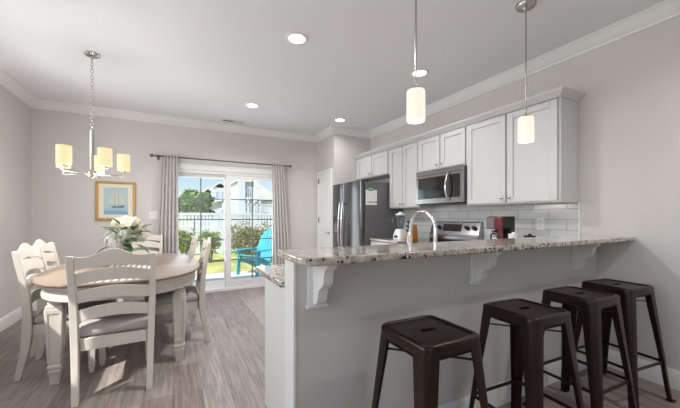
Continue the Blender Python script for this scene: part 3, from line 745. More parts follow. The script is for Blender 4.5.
# ---------------------------------------------------------------- counter items
ZC = .9142
def blender_jug(x, y):
    r = thing('countertop_blender', 'white kitchen blender with clear jar beside refrigerator', 'blender', (x, y, ZC))
    bm = B(); loft(bm, [[(x+a, y+b, ZC+z) for a, b in rrect(-s, s, -s, s, s*.35)] for s, z in ((.080, 0), (.082, .012), (.078, .06), (.058, .12), (.05, .14))]); bs = obj('base', bm, M['ceramic'], r, .002)
    bm = B(); box(bm, x-.085, x-.079, y-.035, y+.035, ZC+.022, ZC+.052); obj('button_panel', bm, M['black'], bs)
    bm = B(); lathe(bm, [(.045, .142), (.048, .16), (.066, .33), (.062, .33), (.044, .165), (.040, .15)], (x, y, ZC), 24); j = obj('jar', bm, M['jar'], r)
    bm = B(); tube(bm, [(x-.06, y+.025, ZC+.31), (x-.10, y+.045, ZC+.30), (x-.095, y+.045, ZC+.20), (x-.05, y+.022, ZC+.19)], .008, 8); obj('handle', bm, M['jar'], j)
    bm = B(); lathe(bm, [(.068, .331), (.068, .352), (.03, .358), (.028, .375)], (x, y, ZC), 24); obj('lid', bm, M['ceramic'], r)
blender_jug(2.78, 3.455)
kb = thing('knife_block', 'slanted wooden knife block with black handles behind faucet', 'knife block', (2.795, 3.22, ZC))
bm = B(); prism(bm, [(0, 0), (.135, 0), (.140, .03), (.115, .205), (.012, .070)], lambda u, v, t: (t, 3.30-u, ZC+v), 2.745, 2.835); obj('block', bm, M['wood_block'], kb, .003)
dirv = Vector((0, .79, .61)).normalized()
for i in range(3):
    for j in range(3):
        f = .22+.28*j; p = Vector((2.765+.025*i, 3.30-(.012+.103*f), ZC+.070+.135*f)); bm = B()
        tube(bm, [p, p+dirv*.02, p+dirv*(.06+.03*j)], [.006, .009, .008], 8); obj('knife_handle', bm, M['black'], kb)
cy0, cy1, cxa = 1.85, 2.012, 2.655
cm = thing('coffee_maker', 'maroon and black drip coffee maker under the end cabinet', 'coffee maker', (2.74, 1.93, ZC))
bm = B(); box(bm, cxa+.005, cxa+.20, cy0, cy1, ZC, ZC+.035); box(bm, cxa+.13, cxa+.20, cy0, cy1, ZC+.035, ZC+.312); box(bm, cxa+.025, cxa+.13, cy0, cy1, ZC+.20, ZC+.312); obj('housing', bm, M['black'], cm, .006)
bm = B(); box(bm, cxa, cxa+.0249, cy0, cy1, ZC+.19, ZC+.305); box(bm, cxa, cxa+.0249, cy0, cy0+.035, ZC+.0352, ZC+.19); fp = obj('front_panel', bm, M['red'], cm, .005)
bm = B(); box(bm, cxa-.005, cxa, cy1-.088, cy1-.006, ZC+.196, ZC+.300); obj('control_panel', bm, M['steel_dark'], fp, .002)
cc = (cxa+.068, 1.945)
bm = B(); lathe(bm, [(.045, .037), (.055, .06), (.053, .11), (.044, .15), (.042, .16), (.038, .15), (.048, .11), (.048, .05)], (*cc, ZC), 22); ca = obj('carafe', bm, M['jar'], cm)
bm = B(); lathe(bm, [(.043, .161), (.045, .172), (.02, .18)], (*cc, ZC), 22); obj('lid', bm, M['black'], ca)
bm = B(); tube(bm, [(cc[0]-.045, cc[1], ZC+.150), (cc[0]-.085, cc[1], ZC+.145), (cc[0]-.09, cc[1], ZC+.07), (cc[0]-.052, cc[1], ZC+.06)], .007, 8); obj('handle', bm, M['black'], ca)
for k, (x, y, r_, h, m_, lab) in enumerate([(2.70, 1.765, .042, .140, 'ceramic', 'small white canister on the counter right of the coffee maker'), (2.76, 1.655, .046, .128, 'black', 'small dark canister on the counter, second from the coffee maker')]):
    jr = thing('canister', lab, 'canister', (x, y, ZC))
    bm = B(); lathe(bm, [(r_-.004, 0), (r_, .008), (r_, h), (r_-.003, h+.002)], (x, y, ZC), 24); obj('body', bm, M[m_], jr)
    bm = B(); lathe(bm, [(r_+.001, h+.0022), (r_+.001, h+.014), (.014, h+.018), (.012, h+.030)], (x, y, ZC), 24); obj('lid', bm, M[m_], jr)
# faucet
fc = thing('faucet', 'tall arched chrome kitchen faucet behind the bar', 'faucet', (1.515, 1.52, ZC))
bm = B(); lathe(bm, [(.032, 0), (.032, .008), (.022, .014), (.021, .09), (.015, .10)], (1.515, 1.525, ZC), 20); obj('base', bm, M['chrome'], fc)
bm = B(); pts = [(1.515, 1.525, ZC+.09), (1.515, 1.525, ZC+.20)]
for i in range(15):
    a = PI-PI*i/14*.97; pts.append((1.515, 1.645+.12*math.cos(a), ZC+.225+.118*math.sin(a)))
pts.append((1.515, 1.772, ZC+.19)); tube(bm, pts, .0125, 12); obj('spout', bm, M['chrome'], fc)
bm = B(); tube(bm, [(1.515, 1.7715, ZC+.195), (1.515, 1.775, ZC+.16), (1.515, 1.783, ZC+.09)], [.015, .018, .019], 12); obj('spray_head', bm, M['chrome'], fc)
bm = B(); tube(bm, [(1.535, 1.525, ZC+.06), (1.56, 1.525, ZC+.066), (1.60, 1.525, ZC+.10)], [.009, .007, .006], 8); obj('handle', bm, M['chrome'], fc)
bm = B()
x0, x1, y0, y1 = 1.18, 1.85, 1.61, 1.945
for (a, b, c, d) in ((x0, x1, y0, y0+.025), (x0, x1, y1-.025, y1), (x0, x0+.025, y0+.025, y1-.025), (x1-.025, x1, y0+.025, y1-.025)): box(bm, a, b, c, d, ZC, ZC+.004)
sk = thing('sink', 'stainless drop-in sink below the faucet', 'sink', (1.515, 1.78, ZC))
obj('rim', bm, M['steel'], sk, .001)
flip_box('basin', M['steel_dark'], (x0+.025, x1-.025, y0+.025, y1-.025, ZC, ZC+.0015), sk)

# ---------------------------------------------------------------- dining table
TX, TY, TA, TB = -.36, 3.60, .600, .945
def superell(a, b, n=2.7, k=72):
    P = []
    for i in range(k):
        t = 2*PI*i/k; c, s = math.cos(t), math.sin(t)
        P.append((TX+a*math.copysign(abs(c)**(2/n), c), TY+b*math.copysign(abs(s)**(2/n), s)))
    return P
dt = thing('dining_table', 'oval dining table with brown plank top and whitewashed base', 'table', (TX, TY, 0))
bm = B()
loft(bm, [[(x, y, z) for x, y in superell(TA-i, TB-i)] for i, z in ((.012, .742), (.004, .745), (.0, .752), (.003, .760), (.010, .7645))])
bm.faces.ensure_lookup_table()
tp = obj('tabletop', bm, [M['tabletop'], M['table_edge']], dt, sharp=50)
for p in tp.data.polygons: p.material_index = 0 if p.normal.z > .8 else 1
bm = B()
oA, iA = superell(TA-.05, TB-.05), superell(TA-.075, TB-.075)
loft(bm, [[(x, y, .645) for x, y in oA], [(x, y, .742) for x, y in oA], [(x, y, .742) for x, y in iA], [(x, y, .645) for x, y in iA]], closed=True)
loft(bm, [[(x, y, .640) for x, y in superell(TA-.044, TB-.044)], [(x, y, .656) for x, y in superell(TA-.044, TB-.044)], [(x, y, .656) for x, y in superell(TA-.06, TB-.06)], [(x, y, .640) for x, y in superell(TA-.06, TB-.06)]], closed=True)
obj('apron', bm, M['whitewash'], dt)
def sq(x, y, s, z): return [(x-s, y-s, z), (x+s, y-s, z), (x+s, y+s, z), (x-s, y+s, z)]
def panel_leg(name, x, y, top, k, parent, foot=True):
    """square tapered leg with turned neck, raised panel faces and a ringed foot; k scales width"""
    bm = B()
    loft(bm, [sq(x, y, s*k, z) for s, z in ((.040, top), (.040, top-.095))])
    lathe(bm, [(.036*k, top-.095), (.028*k, top-.105), (.024*k, top-.115), (.034*k, top-.128), (.047*k, top-.142), (.047*k, top-.152), (.036*k, top-.160)], (x, y, 0), 20)
    z1 = top-.158
    loft(bm, [sq(x, y, s*k, z) for s, z in ((.036, z1+.004), (.050, z1-.010), (.050, z1-.030), (.034, .150), (.034, .142))])
    # raised borders round recessed faces
    for sx, sy in ((1, 0), (-1, 0), (0, 1), (0, -1)):
        def pt(u, s, z, o): 
            return (x+sx*(s*k+o)+(-sy)*u*s*k, y+sy*(s*k+o)+sx*u*s*k, z)
        zt, zb = z1-.035, .165
        st, sb = .0498, .0348
        def wz(z): return sb+(st-sb)*(z-zb)/(zt-zb)
        o = .005
        for (ua, ub, za, zb_) in ((-1, -.68, zb, zt), (.68, 1, zb, zt), (-.68, .68, zt-.03, zt), (-.68, .68, zb, zb+.025)):
            loft(bm, [[pt(ua, wz(z), z, -.001), pt(ub, wz(z), z, -.001), pt(ub, wz(z), z, o), pt(ua, wz(z), z, o)] for z in (za, zb_)])
    loft(bm, [sq(x, y, s*k, z) for s, z in ((.036, .143), (.042, .138), (.042, .124), (.034, .118), (.030, .108), (.037, .100), (.037, .088), (.032, .08), (.027, 0))])
    return obj(name, bm, M['whitewash'], parent, .0015)
for x, y in ((-.764, 3.02), (.044, 3.02), (-.764, 4.18), (.044, 4.18)):
    panel_leg('leg', x, y, .742, 1.0, dt)

# striped runner with fringed end, laid along the table
RZ = .7647
rm = mat('striped_runner', S(232, 222, 210), .9); n_ = rm.node_tree; b_ = n_.nodes['Principled BSDF']
tc_ = n_.nodes.new('ShaderNodeTexCoord'); wv = n_.nodes.new('ShaderNodeTexWave'); wv.bands_direction = 'X'; wv.inputs['Scale'].default_value = 7.0; wv.inputs['Distortion'].default_value = 0
cr_ = n_.nodes.new('ShaderNodeValToRGB'); cr_.color_ramp.elements[0].position = .28; cr_.color_ramp.elements[0].color = (*S(160, 138, 124), 1); cr_.color_ramp.elements[1].position = .42; cr_.color_ramp.elements[1].color = (*S(236, 227, 216), 1)
n_.links.new(tc_.outputs['Object'], wv.inputs['Vector']); n_.links.new(wv.outputs['Fac'], cr_.inputs[0]); n_.links.new(cr_.outputs[0], b_.inputs['Base Color'])
rn_ = thing('table_runner', 'pale striped fringed runner lying along the dining table', 'table runner', (-.345, 3.60, RZ))
bm = B(); x0, x1, y0, y1 = -.525, -.165, 2.70, 4.48
box(bm, x0, x1, y0, y1, RZ, RZ+.003); obj('cloth', bm, rm, rn_)
bm = B()
for k in range(30):
    x = x0+.006+k*(x1-x0-.012)/29
    for ye, sg in ((y0, -1), (y1, 1)): tube(bm, [(x, ye, RZ+.0025), (x, ye+sg*.022, RZ+.003), (x, ye+sg*.030, RZ+.002)], .0022, 5)
obj('fringe', bm, M['curtain'], rn_)

# ---------------------------------------------------------------- dining chairs (front = +Y)
def make_chair():
    r = thing('dining_chair', 'x', 'chair', (0, 0, 0), 'ladder-back dining chairs')
    prof = [(-.282, 0, .019, .020), (-.262, .10, .019, .022), (-.236, .23, .020, .026), (-.224, .36, .021, .029), (-.222, .47, .021, .027), (-.229, .62, .021, .023), (-.252, .78, .020, .020), (-.280, .92, .0195, .017), (-.288, .966, .019, .015)]
    def back_y(z):
        for (y0, z0, *_), (y1, z1, *_) in zip(prof, prof[1:]):
            if z0 <= z <= z1: return y0+(y1-y0)*(z-z0)/(z1-z0)
        return prof[-1][0]
    for s in (-1, 1):
        bm = B()
        loft(bm, [[(s*(.205+.027*(z/.97))+a*hw, y+b*hd, z) for a, b in ((-1, -1), (1, -1), (1, 1), (-1, 1))] for y, z, hw, hd in prof])
        obj('back_post', bm, M['whitewash'], r, .004)
    def slat(name, zb, zt, arch, bow, shoulder=False):
        bm = B(); rings = []; n = 24
        for i in range(n+1):
            u = -1+2*i/n; x = u*(.194+.026*zb/.97)
            if shoulder:
                q = abs(u); bump = arch*(.5+.5*math.cos(PI*min(1, q/.74))) + .006*max(0, (q-.82)/.18)
                low = arch*.55*math.cos(u*PI/2)
            else:
                bump = arch*math.cos(u*PI/2); low = arch*.8*math.cos(u*PI/2)
            yb = -bow*math.cos(u*PI/2); th = .009
            z0, z1 = zb+low, zt+bump
            rings.append([(x, back_y(z0)+yb-th, z0), (x, back_y(z0)+yb+th, z0), (x, back_y(z1)+yb+th, z1), (x, back_y(z1)+yb-th, z1)])
        loft(bm, rings); obj(name, bm, M['whitewash'], r, .003, 50)
    slat('crest_rail', .870, .958, .052, .020, True)
    for zb in (.770, .645, .520):
        slat('ladder_rail', zb, zb+.078, .034, .020)
    bm = B()
    zt, zb = .405, .325
    box(bm, -.187, .187, -.228, -.206, zb, zt); box(bm, -.187, .187, .205, .230, zb, zt)
    loft(bm, [[(sx*.212, -.20, zb), (sx*.190, -.20, zb), (sx*.190, -.20, zt), (sx*.212, -.20, zt)] for sx in (1,)] + [[(.212, .212, zb), (.190, .212, zb), (.190, .212, zt), (.212, .212, zt)]])
    loft(bm, [[(-.212, -.20, zb), (-.190, -.20, zb), (-.190, -.20, zt), (-.212, -.20, zt)], [(-.212, .212, zb), (-.190, .212, zb), (-.190, .212, zt), (-.212, .212, zt)]])
    obj('seat_frame', bm, M['whitewash'], r, .003)
    bm = B()
    def cush(i): return rrect(-.218+i, .218-i, -.196+i, .248-i, .03)
    loft(bm, [[(x, y, z) for x, y in cush(i)] for i, z in ((.010, .4055), (0, .415), (-.006, .440), (0, .462), (.018, .477), (.06, .486), (.12, .489))])
    obj('seat_cushion', bm, M['fabric'], r, sharp=70)
    for s in (-1, 1):
        bm = B(); x, y = s*.190, .226
        loft(bm, [sq(x, y, h, z) for h, z in ((.024, .405), (.024, .315))])
        lathe(bm, [(.022, .315), (.017, .307), (.025, .296), (.028, .290), (.022, .282)], (x, y, 0), 16)
        loft(bm, [sq(x, y, h, z) for h, z in ((.022, .284), (.028, .275), (.028, .262), (.019, .095), (.023, .09), (.023, .08), (.018, .075), (.021, .068), (.021, .058), (.015, 0))])
        obj('front_leg', bm, M['whitewash'], r, .002)
    return r
chair = make_chair()
G = 'ladder-back dining chairs'
spots = [((-.368, 2.885, 0), 0.04, 'whitewashed ladder-back chair at the near end of the table, back towards viewer'),
         ((-.742, 3.395, 0), -PI/2, 'ladder-back chair by the left wall side of the table, nearer one'),
         ((-.797, 3.888, 0), -PI/2-.03, 'ladder-back chair on the left wall side of the table, farther one'),
         ((.024, 3.55, 0), PI/2, 'ladder-back chair on the patio-door side of the table, nearer one'),
         ((-.045, 4.445, 0), PI/2, 'ladder-back chair nearest the sliding patio door'),
         ((-.385, 4.95, 0), PI, 'white ladder-back chair at the far end of the table, behind the flowers')]
for i, (l, rz, lab) in enumerate(spots):
    c = chair if i == 0 else dup(chair)
    place(c, l, rz, lab, G)

# ---------------------------------------------------------------- vase and bouquet
vx, vy, vz = -.41, 3.62, .7680
vs_ = thing('vase', 'short white vase under the bouquet on the dining table', 'vase', (vx, vy, vz))
bm = B(); lathe(bm, [(.045, 0), (.06, .015), (.07, .06), (.058, .115), (.05, .14), (.044, .14), (.05, .11), (.06, .06), (.04, .015)], (vx, vy, vz), 28); obj('body', bm, M['ceramic'], vs_)
fb = thing('flower_bouquet', 'bouquet of white hydrangeas and roses in a vase on dining table', 'flowers', (vx, vy, vz+.15))
def bloom(c, r, m, seed, rose=False):
    rn = random.Random(seed); bm = B(); c = Vector(c)
    sphere(bm, c, r*.72, 2)
    n = 95 if not rose else 46
    for i in range(n):
        zz = 1-2*(i+.5)/n; a = i*2.39996; q = math.sqrt(1-zz*zz)
        d = Vector((q*math.cos(a), q*math.sin(a), zz)); d = (d+Vector((rn.uniform(-.2, .2), rn.uniform(-.2, .2), rn.uniform(-.2, .2)))).normalized()
        t = d.orthogonal().normalized(); t.rotate(Matrix.Rotation(rn.uniform(0, 6.28), 3, d)); b = d.cross(t)
        s = r*(.24 if not rose else .42)*rn.uniform(.8, 1.15); p = c+d*r*rn.uniform(.78, 1.0)
        lift = d*s*.35
        v0 = bm.verts.new(p-lift*.6)
        for k in range(4 if not rose else 2):
            aa = k*PI/2 if not rose else k*PI
            e1 = t*math.cos(aa-.62)+b*math.sin(aa-.62); e2 = t*math.cos(aa+.62)+b*math.sin(aa+.62); e0 = t*math.cos(aa)+b*math.sin(aa)
            bm.faces.new((v0, bm.verts.new(p+e1*s*.75+lift*.4), bm.verts.new(p+e0*s*1.1+lift), bm.verts.new(p+e2*s*.75+lift*.4)))
    obj('bloom', bm, m, fb, sharp=60)
Fv, Rv, Uv = Vector((F2.x, F2.y, 0)), Vector((R2.x, R2.y, 0)), Vector((0, 0, 1))
def bq(u, v, d): return Vector((vx, vy, 0))+Rv*(u*.86+.005)+Uv*(1.045+(v-1.04)*1.08)+Fv*d*.9
blooms = [(-.075, 1.010, -.07, .088, 0), (.055, 1.030, -.085, .085, 0), (-.015, .965, -.11, .075, 0), (-.135, 1.035, .0, .062, 0), (.115, 1.155, -.02, .055, 1), (.165, 1.105, .01, .05, 1), (-.08, 1.15, -.01, .055, 1), (.01, 1.135, -.04, .052, 1), (.055, 1.165, .05, .05, 1), (-.03, 1.175, .05, .05, 1), (-.115, 1.10, .05, .05, 1), (.10, 1.09, .06, .05, 1), (.03, 1.08, .09, .06, 0), (.13, 1.02, .06, .06, 0), (-.07, 1.04, .1, .06, 0), (.095, 1.115, -.075, .04, 1)]
for i, (u, v, d, r_, k) in enumerate(blooms): bloom(bq(u, v, d), r_*.86, M['petal_cream'] if k else M['petal'], i, bool(k))
def leaf(p, d, l, wd, name='leaf', m=None):
    d = Vector(d).normalized(); s = d.cross(Uv).normalized(); nn = s.cross(d)
    bm = B(); rows = []
    for i in range(7):
        f = i/6; c = Vector(p)+d*l*f-Uv*l*.35*f*f; h = wd*math.sin(PI*(f*.9+.06))
        rows.append([bm.verts.new(c-s*h+nn*h*.25), bm.verts.new(c), bm.verts.new(c+s*h+nn*h*.25)])
    for a, b in zip(rows, rows[1:]):
        bm.faces.new((a[0], a[1], b[1], b[0])); bm.faces.new((a[1], a[2], b[2], b[1]))
    obj(name, bm, m or M['leaf'], fb, sharp=180, solid=.0015)
leaves = [((.06, .97, -.12), (.55, -.2, -.1)), ((.10, 1.02, -.11), (.7, -.3, .05)), ((.02, .93, -.12), (.4, -.3, -.35)), ((-.05, .92, -.12), (-.2, -.4, -.3)), ((.12, 1.05, -.06), (.6, -.3, .25)), ((-.02, 1.09, -.09), (-.3, -.5, .3)),
          ((.06, 1.09, -.09), (.2, -.5, .35)), ((.16, 1.06, -.02), (.6, .1, .25)), ((-.12, .95, -.08), (-.5, -.3, -.25)), ((.14, .96, -.04), (.6, .1, -.2)), ((-.02, 1.13, -.05), (-.2, -.3, .5)), ((.07, .93, -.09), (.5, -.4, -.45)), ((.02, 1.03, -.15), (.5, -.5, .2)), ((.11, .98, -.13), (.5, -.4, .5)), ((.0, 1.06, -.13), (-.3, -.5, .5)), ((.13, 1.09, -.07), (.5, -.4, .5)), ((-.06, 1.09, -.1), (.4, -.6, .3)), ((-.09, 1.08, -.06), (-.3, -.4, .4))]
for (u, v, d), (a, b, c) in leaves: leaf(bq(u, v, d), Rv*a+Fv*b+Uv*c, .125, .034)
def sprig(p, d, l):
    bm = B(); d = Vector(d).normalized(); p = Vector(p); tube(bm, [p, p+d*l*.5+Uv*.01, p+d*l], [.003, .002, .001], 6)
    s = d.cross(Uv).normalized()
    for i in range(9):
        f = .2+.09*i
        for q in (1, -1):
            c = p+d*l*f; e = (s*q*.7+d+Uv*.3*q).normalized(); t = c+e*.028; sd = e.cross(Uv).normalized()*.006
            bm.faces.new([bm.verts.new(x) for x in (c, c+e*.014+sd, t, c+e*.014-sd)])
    obj('sprig', bm, M['twig'], fb, sharp=180)
sprig(bq(-.12, 1.03, -.02), Rv*-.8+Uv*-.22, .16); sprig(bq(-.13, 1.02, -.03), Rv*-.8+Uv*-.34, .14); sprig(bq(.15, 1.11, 0), Rv*.7+Uv*.15, .12); sprig(bq(.14, 1.05, 0), Rv*.7+Uv*-.05, .11)
bm = B()
for i in range(9):
    a = i*2.4; tube(bm, [(vx+.012*math.cos(a), vy+.012*math.sin(a), vz+.03), (vx+.034*math.cos(a), vy+.034*math.sin(a), vz+.16), (vx+.07*math.cos(a), vy+.07*math.sin(a), vz+.24)], .004, 6)
obj('stem_bunch', bm, M['leaf'], fb)

# ---------------------------------------------------------------- bar stools
def make_stool():
    r = thing('bar_stool', 'x', 'stool', (0, 0, 0), 'metal bar stools')
    hs, zt = .150, .755
    bm = B()
    # seat pan: skirt, rounded rim, recessed panel with slot
    rings = [(0.004, zt-.058, .035), (.002, zt-.040, .036), (0.0, zt-.014, .038), (.003, zt-.005, .037), (.009, zt, .034), (.018, zt, .030), (.022, zt-.006, .028)]
    N = 6
    R = [[(x, y, z) for x, y in rrect(-hs+i, hs-i, -hs+i, hs-i, rr, N)] for i, z, rr in rings]
    n = len(R[0])
    # inner slot outline sampled at same angles
    slot_ = []
    for x, y in rrect(-.040, .040, -.016, .016, .0159, N): slot_.append((x, y, zt-.006))
    R.append(slot_); R.append([(x*.96, y*.96, zt-.030) for x, y, z in slot_])
    loft(bm, R, cap=False)
    obj('seat', bm, M['bronze'], r, sharp=50, solid=.0025)
    ft = .212
    for sx in (-1, 1):
        for sy in (-1, 1):
            bm = B(); rings = []
            for f in (0, .12, .4, .7, .93, 1.0):
                z = (zt-.018)*(1-f)+.0*f
                c = .147+(ft-.147)*f; wd = (.040*(1-f)**1.1+.030)
                if f >= .93: wd += .006
                rr = min(.028, wd*.6); t = .004
                outer = [(-wd, 0)]+[(-rr+rr*math.sin(a), -rr+rr*math.cos(a)) for a in (0, .4, .785, 1.17, 1.5708)]+[(0, -wd)]
                inner = [(-t, -wd)]+[(-rr+(rr-t)*math.sin(a), -rr+(rr-t)*math.cos(a)) for a in (1.5708, 1.17, .785, .4, 0)]+[(-wd, -t)]
                rings.append([(sx*(c+u), sy*(c+v), max(z, .012)) for u, v in outer+inner])
            loft(bm, rings); lg = obj('leg', bm, M['bronze'], r, sharp=40)
            bm = B(); c = ft-.012; box(bm, sx*c-.02, sx*c+.02, sy*c-.02, sy*c+.02, 0, .0119); obj('rubber_foot', bm, M['rubber'], lg, .003)
    # lower crossbars (flat strips) and cross brace under the seat
    zb = .255; f = 1-zb/(zt-.018); c = .147+(ft-.147)*f-.012
    for k in range(4):
        bm = B(); 
        if k < 2: s = -1 if k == 0 else 1; box(bm, -c+.004, c-.004, s*c-.004, s*c+.004, zb-.009, zb+.009)
        else: s = -1 if k == 2 else 1; box(bm, s*c-.004, s*c+.004, -c+.004, c-.004, zb-.009, zb+.009)
        obj('footrest', bm, M['bronze'], r, .002)
    zx = zt-.105; fx = 1-zx/(zt-.018); cx2 = .147+(ft-.147)*fx-.02
    bm = B()
    for a in (PI/4, -PI/4): box(bm, -cx2*1.36, cx2*1.36, -.008, .008, zx-.002+(.004 if a > 0 else 0), zx+.002+(.004 if a > 0 else 0), Matrix.Rotation(a, 3, 'Z'))
    obj('cross_brace', bm, M['bronze'], r)
    return r
st = make_stool()
GS = 'metal bar stools'
for i, (x, y, rz, lab) in enumerate([(.938, .985, -.02, 'dark metal bar stool at the open left end of the bar'),
                                     (1.60, .985, -.06, 'dark metal bar stool second from the open left end of the bar'),
                                     (2.215, 1.02, -.05, 'dark metal bar stool third along, next to the wall-side stool'),
                                     (2.735, 1.035, -.12, 'dark metal bar stool closest to the right wall')]):
    place(st if i == 0 else dup(st), (x, y, 0), rz, lab, GS)

# ---------------------------------------------------------------- outside
GZ = -.16
bm = B(); box(bm, -30, 40, 8.0, 80, GZ-.2, GZ); box(bm, -30, 40, YB+T, 8.0, GZ-.2, GZ-.02)
tag(obj('lawn', bm, M['lawn']), 'sunny yellow-green lawn beyond the patio', 'lawn', None, 'structure')
bm = B(); box(bm, -2.5, 5.5, YB+T, 7.75, GZ-.019, -.08); tag(obj('patio_floor', bm, M['concrete']), 'pale concrete patio outside the sliding door', 'patio', None, 'structure')
bm = B(); rn = random.Random(5)
for i in range(700):
    x, y = rn.uniform(-1.5, 5.5), rn.uniform(7.8, 8.25); s = rn.uniform(.02, .045)
    sphere(bm, (x, y, GZ+s*.4), s, 1, (1, rn.uniform(.7, 1), .6))
tag(obj('stone_border', bm, M['gravel']), 'strip of pale landscape stones between patio and lawn', 'stones', None, 'stuff')
# adirondack chair, front = -Y local
def adirondack(loc, rz, label):
    r = thing('adirondack_chair', label, 'chair', (0, 0, 0))
    m = M['teal']
    for s in (-1, 1):
        bm = B(); loft(bm, [[(s*.27-.014, y, z), (s*.27+.014, y, z), (s*.27+.014, y+.10, z), (s*.27-.014, y+.10, z)] for y, z in ((-.36, 0), (-.30, .54))]); obj('front_leg', bm, m, r, .004)
        bm = B(); prism(bm, [(-.30, .33), (-.30, .42), (.45, .10), (.58, 0), (.48, 0)], lambda u, v, t: (t, u, v), s*.235-.014, s*.235+.014); obj('rear_leg', bm, m, r, .004)
        bm = B(); prism(bm, [(s*.21, -.40), (s*.36, -.40), (s*.37, -.2), (s*.33, .22), (s*.25, .32), (s*.22, .1)], lambda u, v, t: (u, v, t), .541, .566); obj('arm', bm, m, r, .005)
    bm = B()
    for i in range(6):
        y = -.32+i*.095; z = .418-.40*(y+.30)
        box(bm, -.25, .25, y, y+.085, z, z+.022, Matrix.Rotation(-.40, 3, 'X'))
    obj('seat', bm, m, r, .004)
    bm = B()
    for i in range(7):
        u = (i-3)/3; x = u*.245; top = 1.02-.17*u*u
        q = []
        for k in range(5):
            f = k/4; z = .24+(top-.24)*f; y = .20+.36*f; x2 = u*(.215+.055*f)
            q.append([(x2-.033, y-.01, z), (x2+.033, y-.01, z), (x2+.033*(.6 if k == 4 else 1), y+.012, z), (x2-.033*(.6 if k == 4 else 1), y+.012, z)])
        loft(bm, q)
    box(bm, -.28, .28, .335, .36, .52, .58)
    obj('backrest', bm, m, r, .004)
    r.location = loc; r.rotation_euler = (0, 0, rz)
adirondack((1.69, 7.30, -.08), math.radians(-52), 'turquoise adirondack chair on the patio outside the door')

def foliage(bm, c, rad, n, s, rn, shell=.45):
    for i in range(n):
        d = Vector((rn.gauss(0, 1), rn.gauss(0, 1), rn.gauss(0, 1))).normalized(); q = (shell+(1-shell)*rn.random())
        p = Vector(c)+Vector((d.x*rad[0]*q, d.y*rad[1]*q, d.z*rad[2]*q))
        t = Vector((rn.uniform(-1, 1), rn.uniform(-1, 1), rn.uniform(-1, 1))).normalized(); b = t.orthogonal().normalized(); ss = s*rn.uniform(.6, 1.3)
        bm.faces.new([bm.verts.new(v) for v in (p-t*ss, p+b*ss*.5, p+t*ss, p-b*ss*.5)])
def bush(x, y, w_, h, n, m, label, seed, s=.05, lift=.0, name='garden_bush'):
    rn = random.Random(seed); r = thing(name, label, 'bush', (x, y, GZ), 'garden bushes')
    bm = B()
    for k in range(7):
        a = k*2.4; q = .42*w_*(k > 0)
        foliage(bm, (x+q*math.cos(a)*.75, y+q*math.sin(a)*.6, GZ+lift+(h-lift)*(.5+.12*math.sin(k*1.7))), (w_*.36, w_*.32, (h-lift)*.45), n//7, s, rn)
    obj('foliage', bm, m, r, sharp=180)
    bm = B()
    for k in range(6):
        a = k*1.05; tube(bm, [(x+.03*math.cos(a), y+.03*math.sin(a), GZ-.02), (x+.12*w_*math.cos(a), y+.12*w_*math.sin(a), GZ+h*.35), (x+.3*w_*math.cos(a), y+.3*w_*math.sin(a), GZ+h*.65)], [.018, .013, .006], 6)
    obj('stems', bm, M['bark'], r)
bush(.28, 10.2, .62, 1.02, 1300, M['bush'], 'light green bush in front of fence behind left door panel near curtain', 11, .042, .3)
bush(.99, 10.25, .54, 1.0, 1100, M['bush'], 'light green bush in front of fence beside the centre door post', 12, .042, .3)
bush(2.12, 9.75, 1.22, 1.22, 3600, M['hedge'], 'large rounded olive bush behind the turquoise chair', 13, .042)
# vinyl fence
FYF = 12.6; fz1 = 1.38
fn = thing('vinyl_fence', 'white vinyl picket fence across the back of the lawn', 'fence', (2, FYF, GZ))
for k in range(8):
    x0 = -5+k*2.2
    bm = B(); box(bm, x0-.065, x0+.065, FYF-.065, FYF+.065, GZ, fz1+.08); lathe(bm, [(.10, fz1+.08), (.09, fz1+.11), (.01, fz1+.17)], (x0, FYF, 0), 4); obj('post', bm, M['vinyl'], fn)
    if k < 7:
        bm = B()
        for z in (GZ+.08, GZ+.86, fz1-.05): box(bm, x0+.065, x0+2.135, FYF-.025, FYF+.025, z-.045, z+.045)
        rl = obj('rails', bm, M['vinyl'], fn)
        bm = B()
        for i in range(17):
            xx = x0+.14+i*.12
            box(bm, xx-.043, xx+.043, FYF-.012, FYF+.012, GZ+.125, fz1-.095)
        obj('pickets', bm, M['vinyl'], fn)
# tree
def tree(x, y, h, w_, label, seed):
    rn = random.Random(seed); r = thing('tree', label, 'tree', (x, y, GZ))
    bm = B(); tube(bm, [(x, y, GZ), (x+.1, y, GZ+h*.3), (x, y+.1, GZ+h*.6)], [.22, .17, .09], 8); obj('trunk', bm, M['bark'], r)
    bm = B()
    for k in range(11):
        a = k*2.4; q = w_*.36*(.35+.65*rn.random())
        foliage(bm, (x+q*math.cos(a), y+q*math.sin(a), GZ+h*(.5+.36*rn.random())), (w_*.26, w_*.26, h*.17), 330, .17, rn, .3)
    obj('crown', bm, M['tree'], r, sharp=180)
tree(1.22, 24.5, 3.35, 2.7, 'green leafy tree beyond the fence at the left of the door', 21)
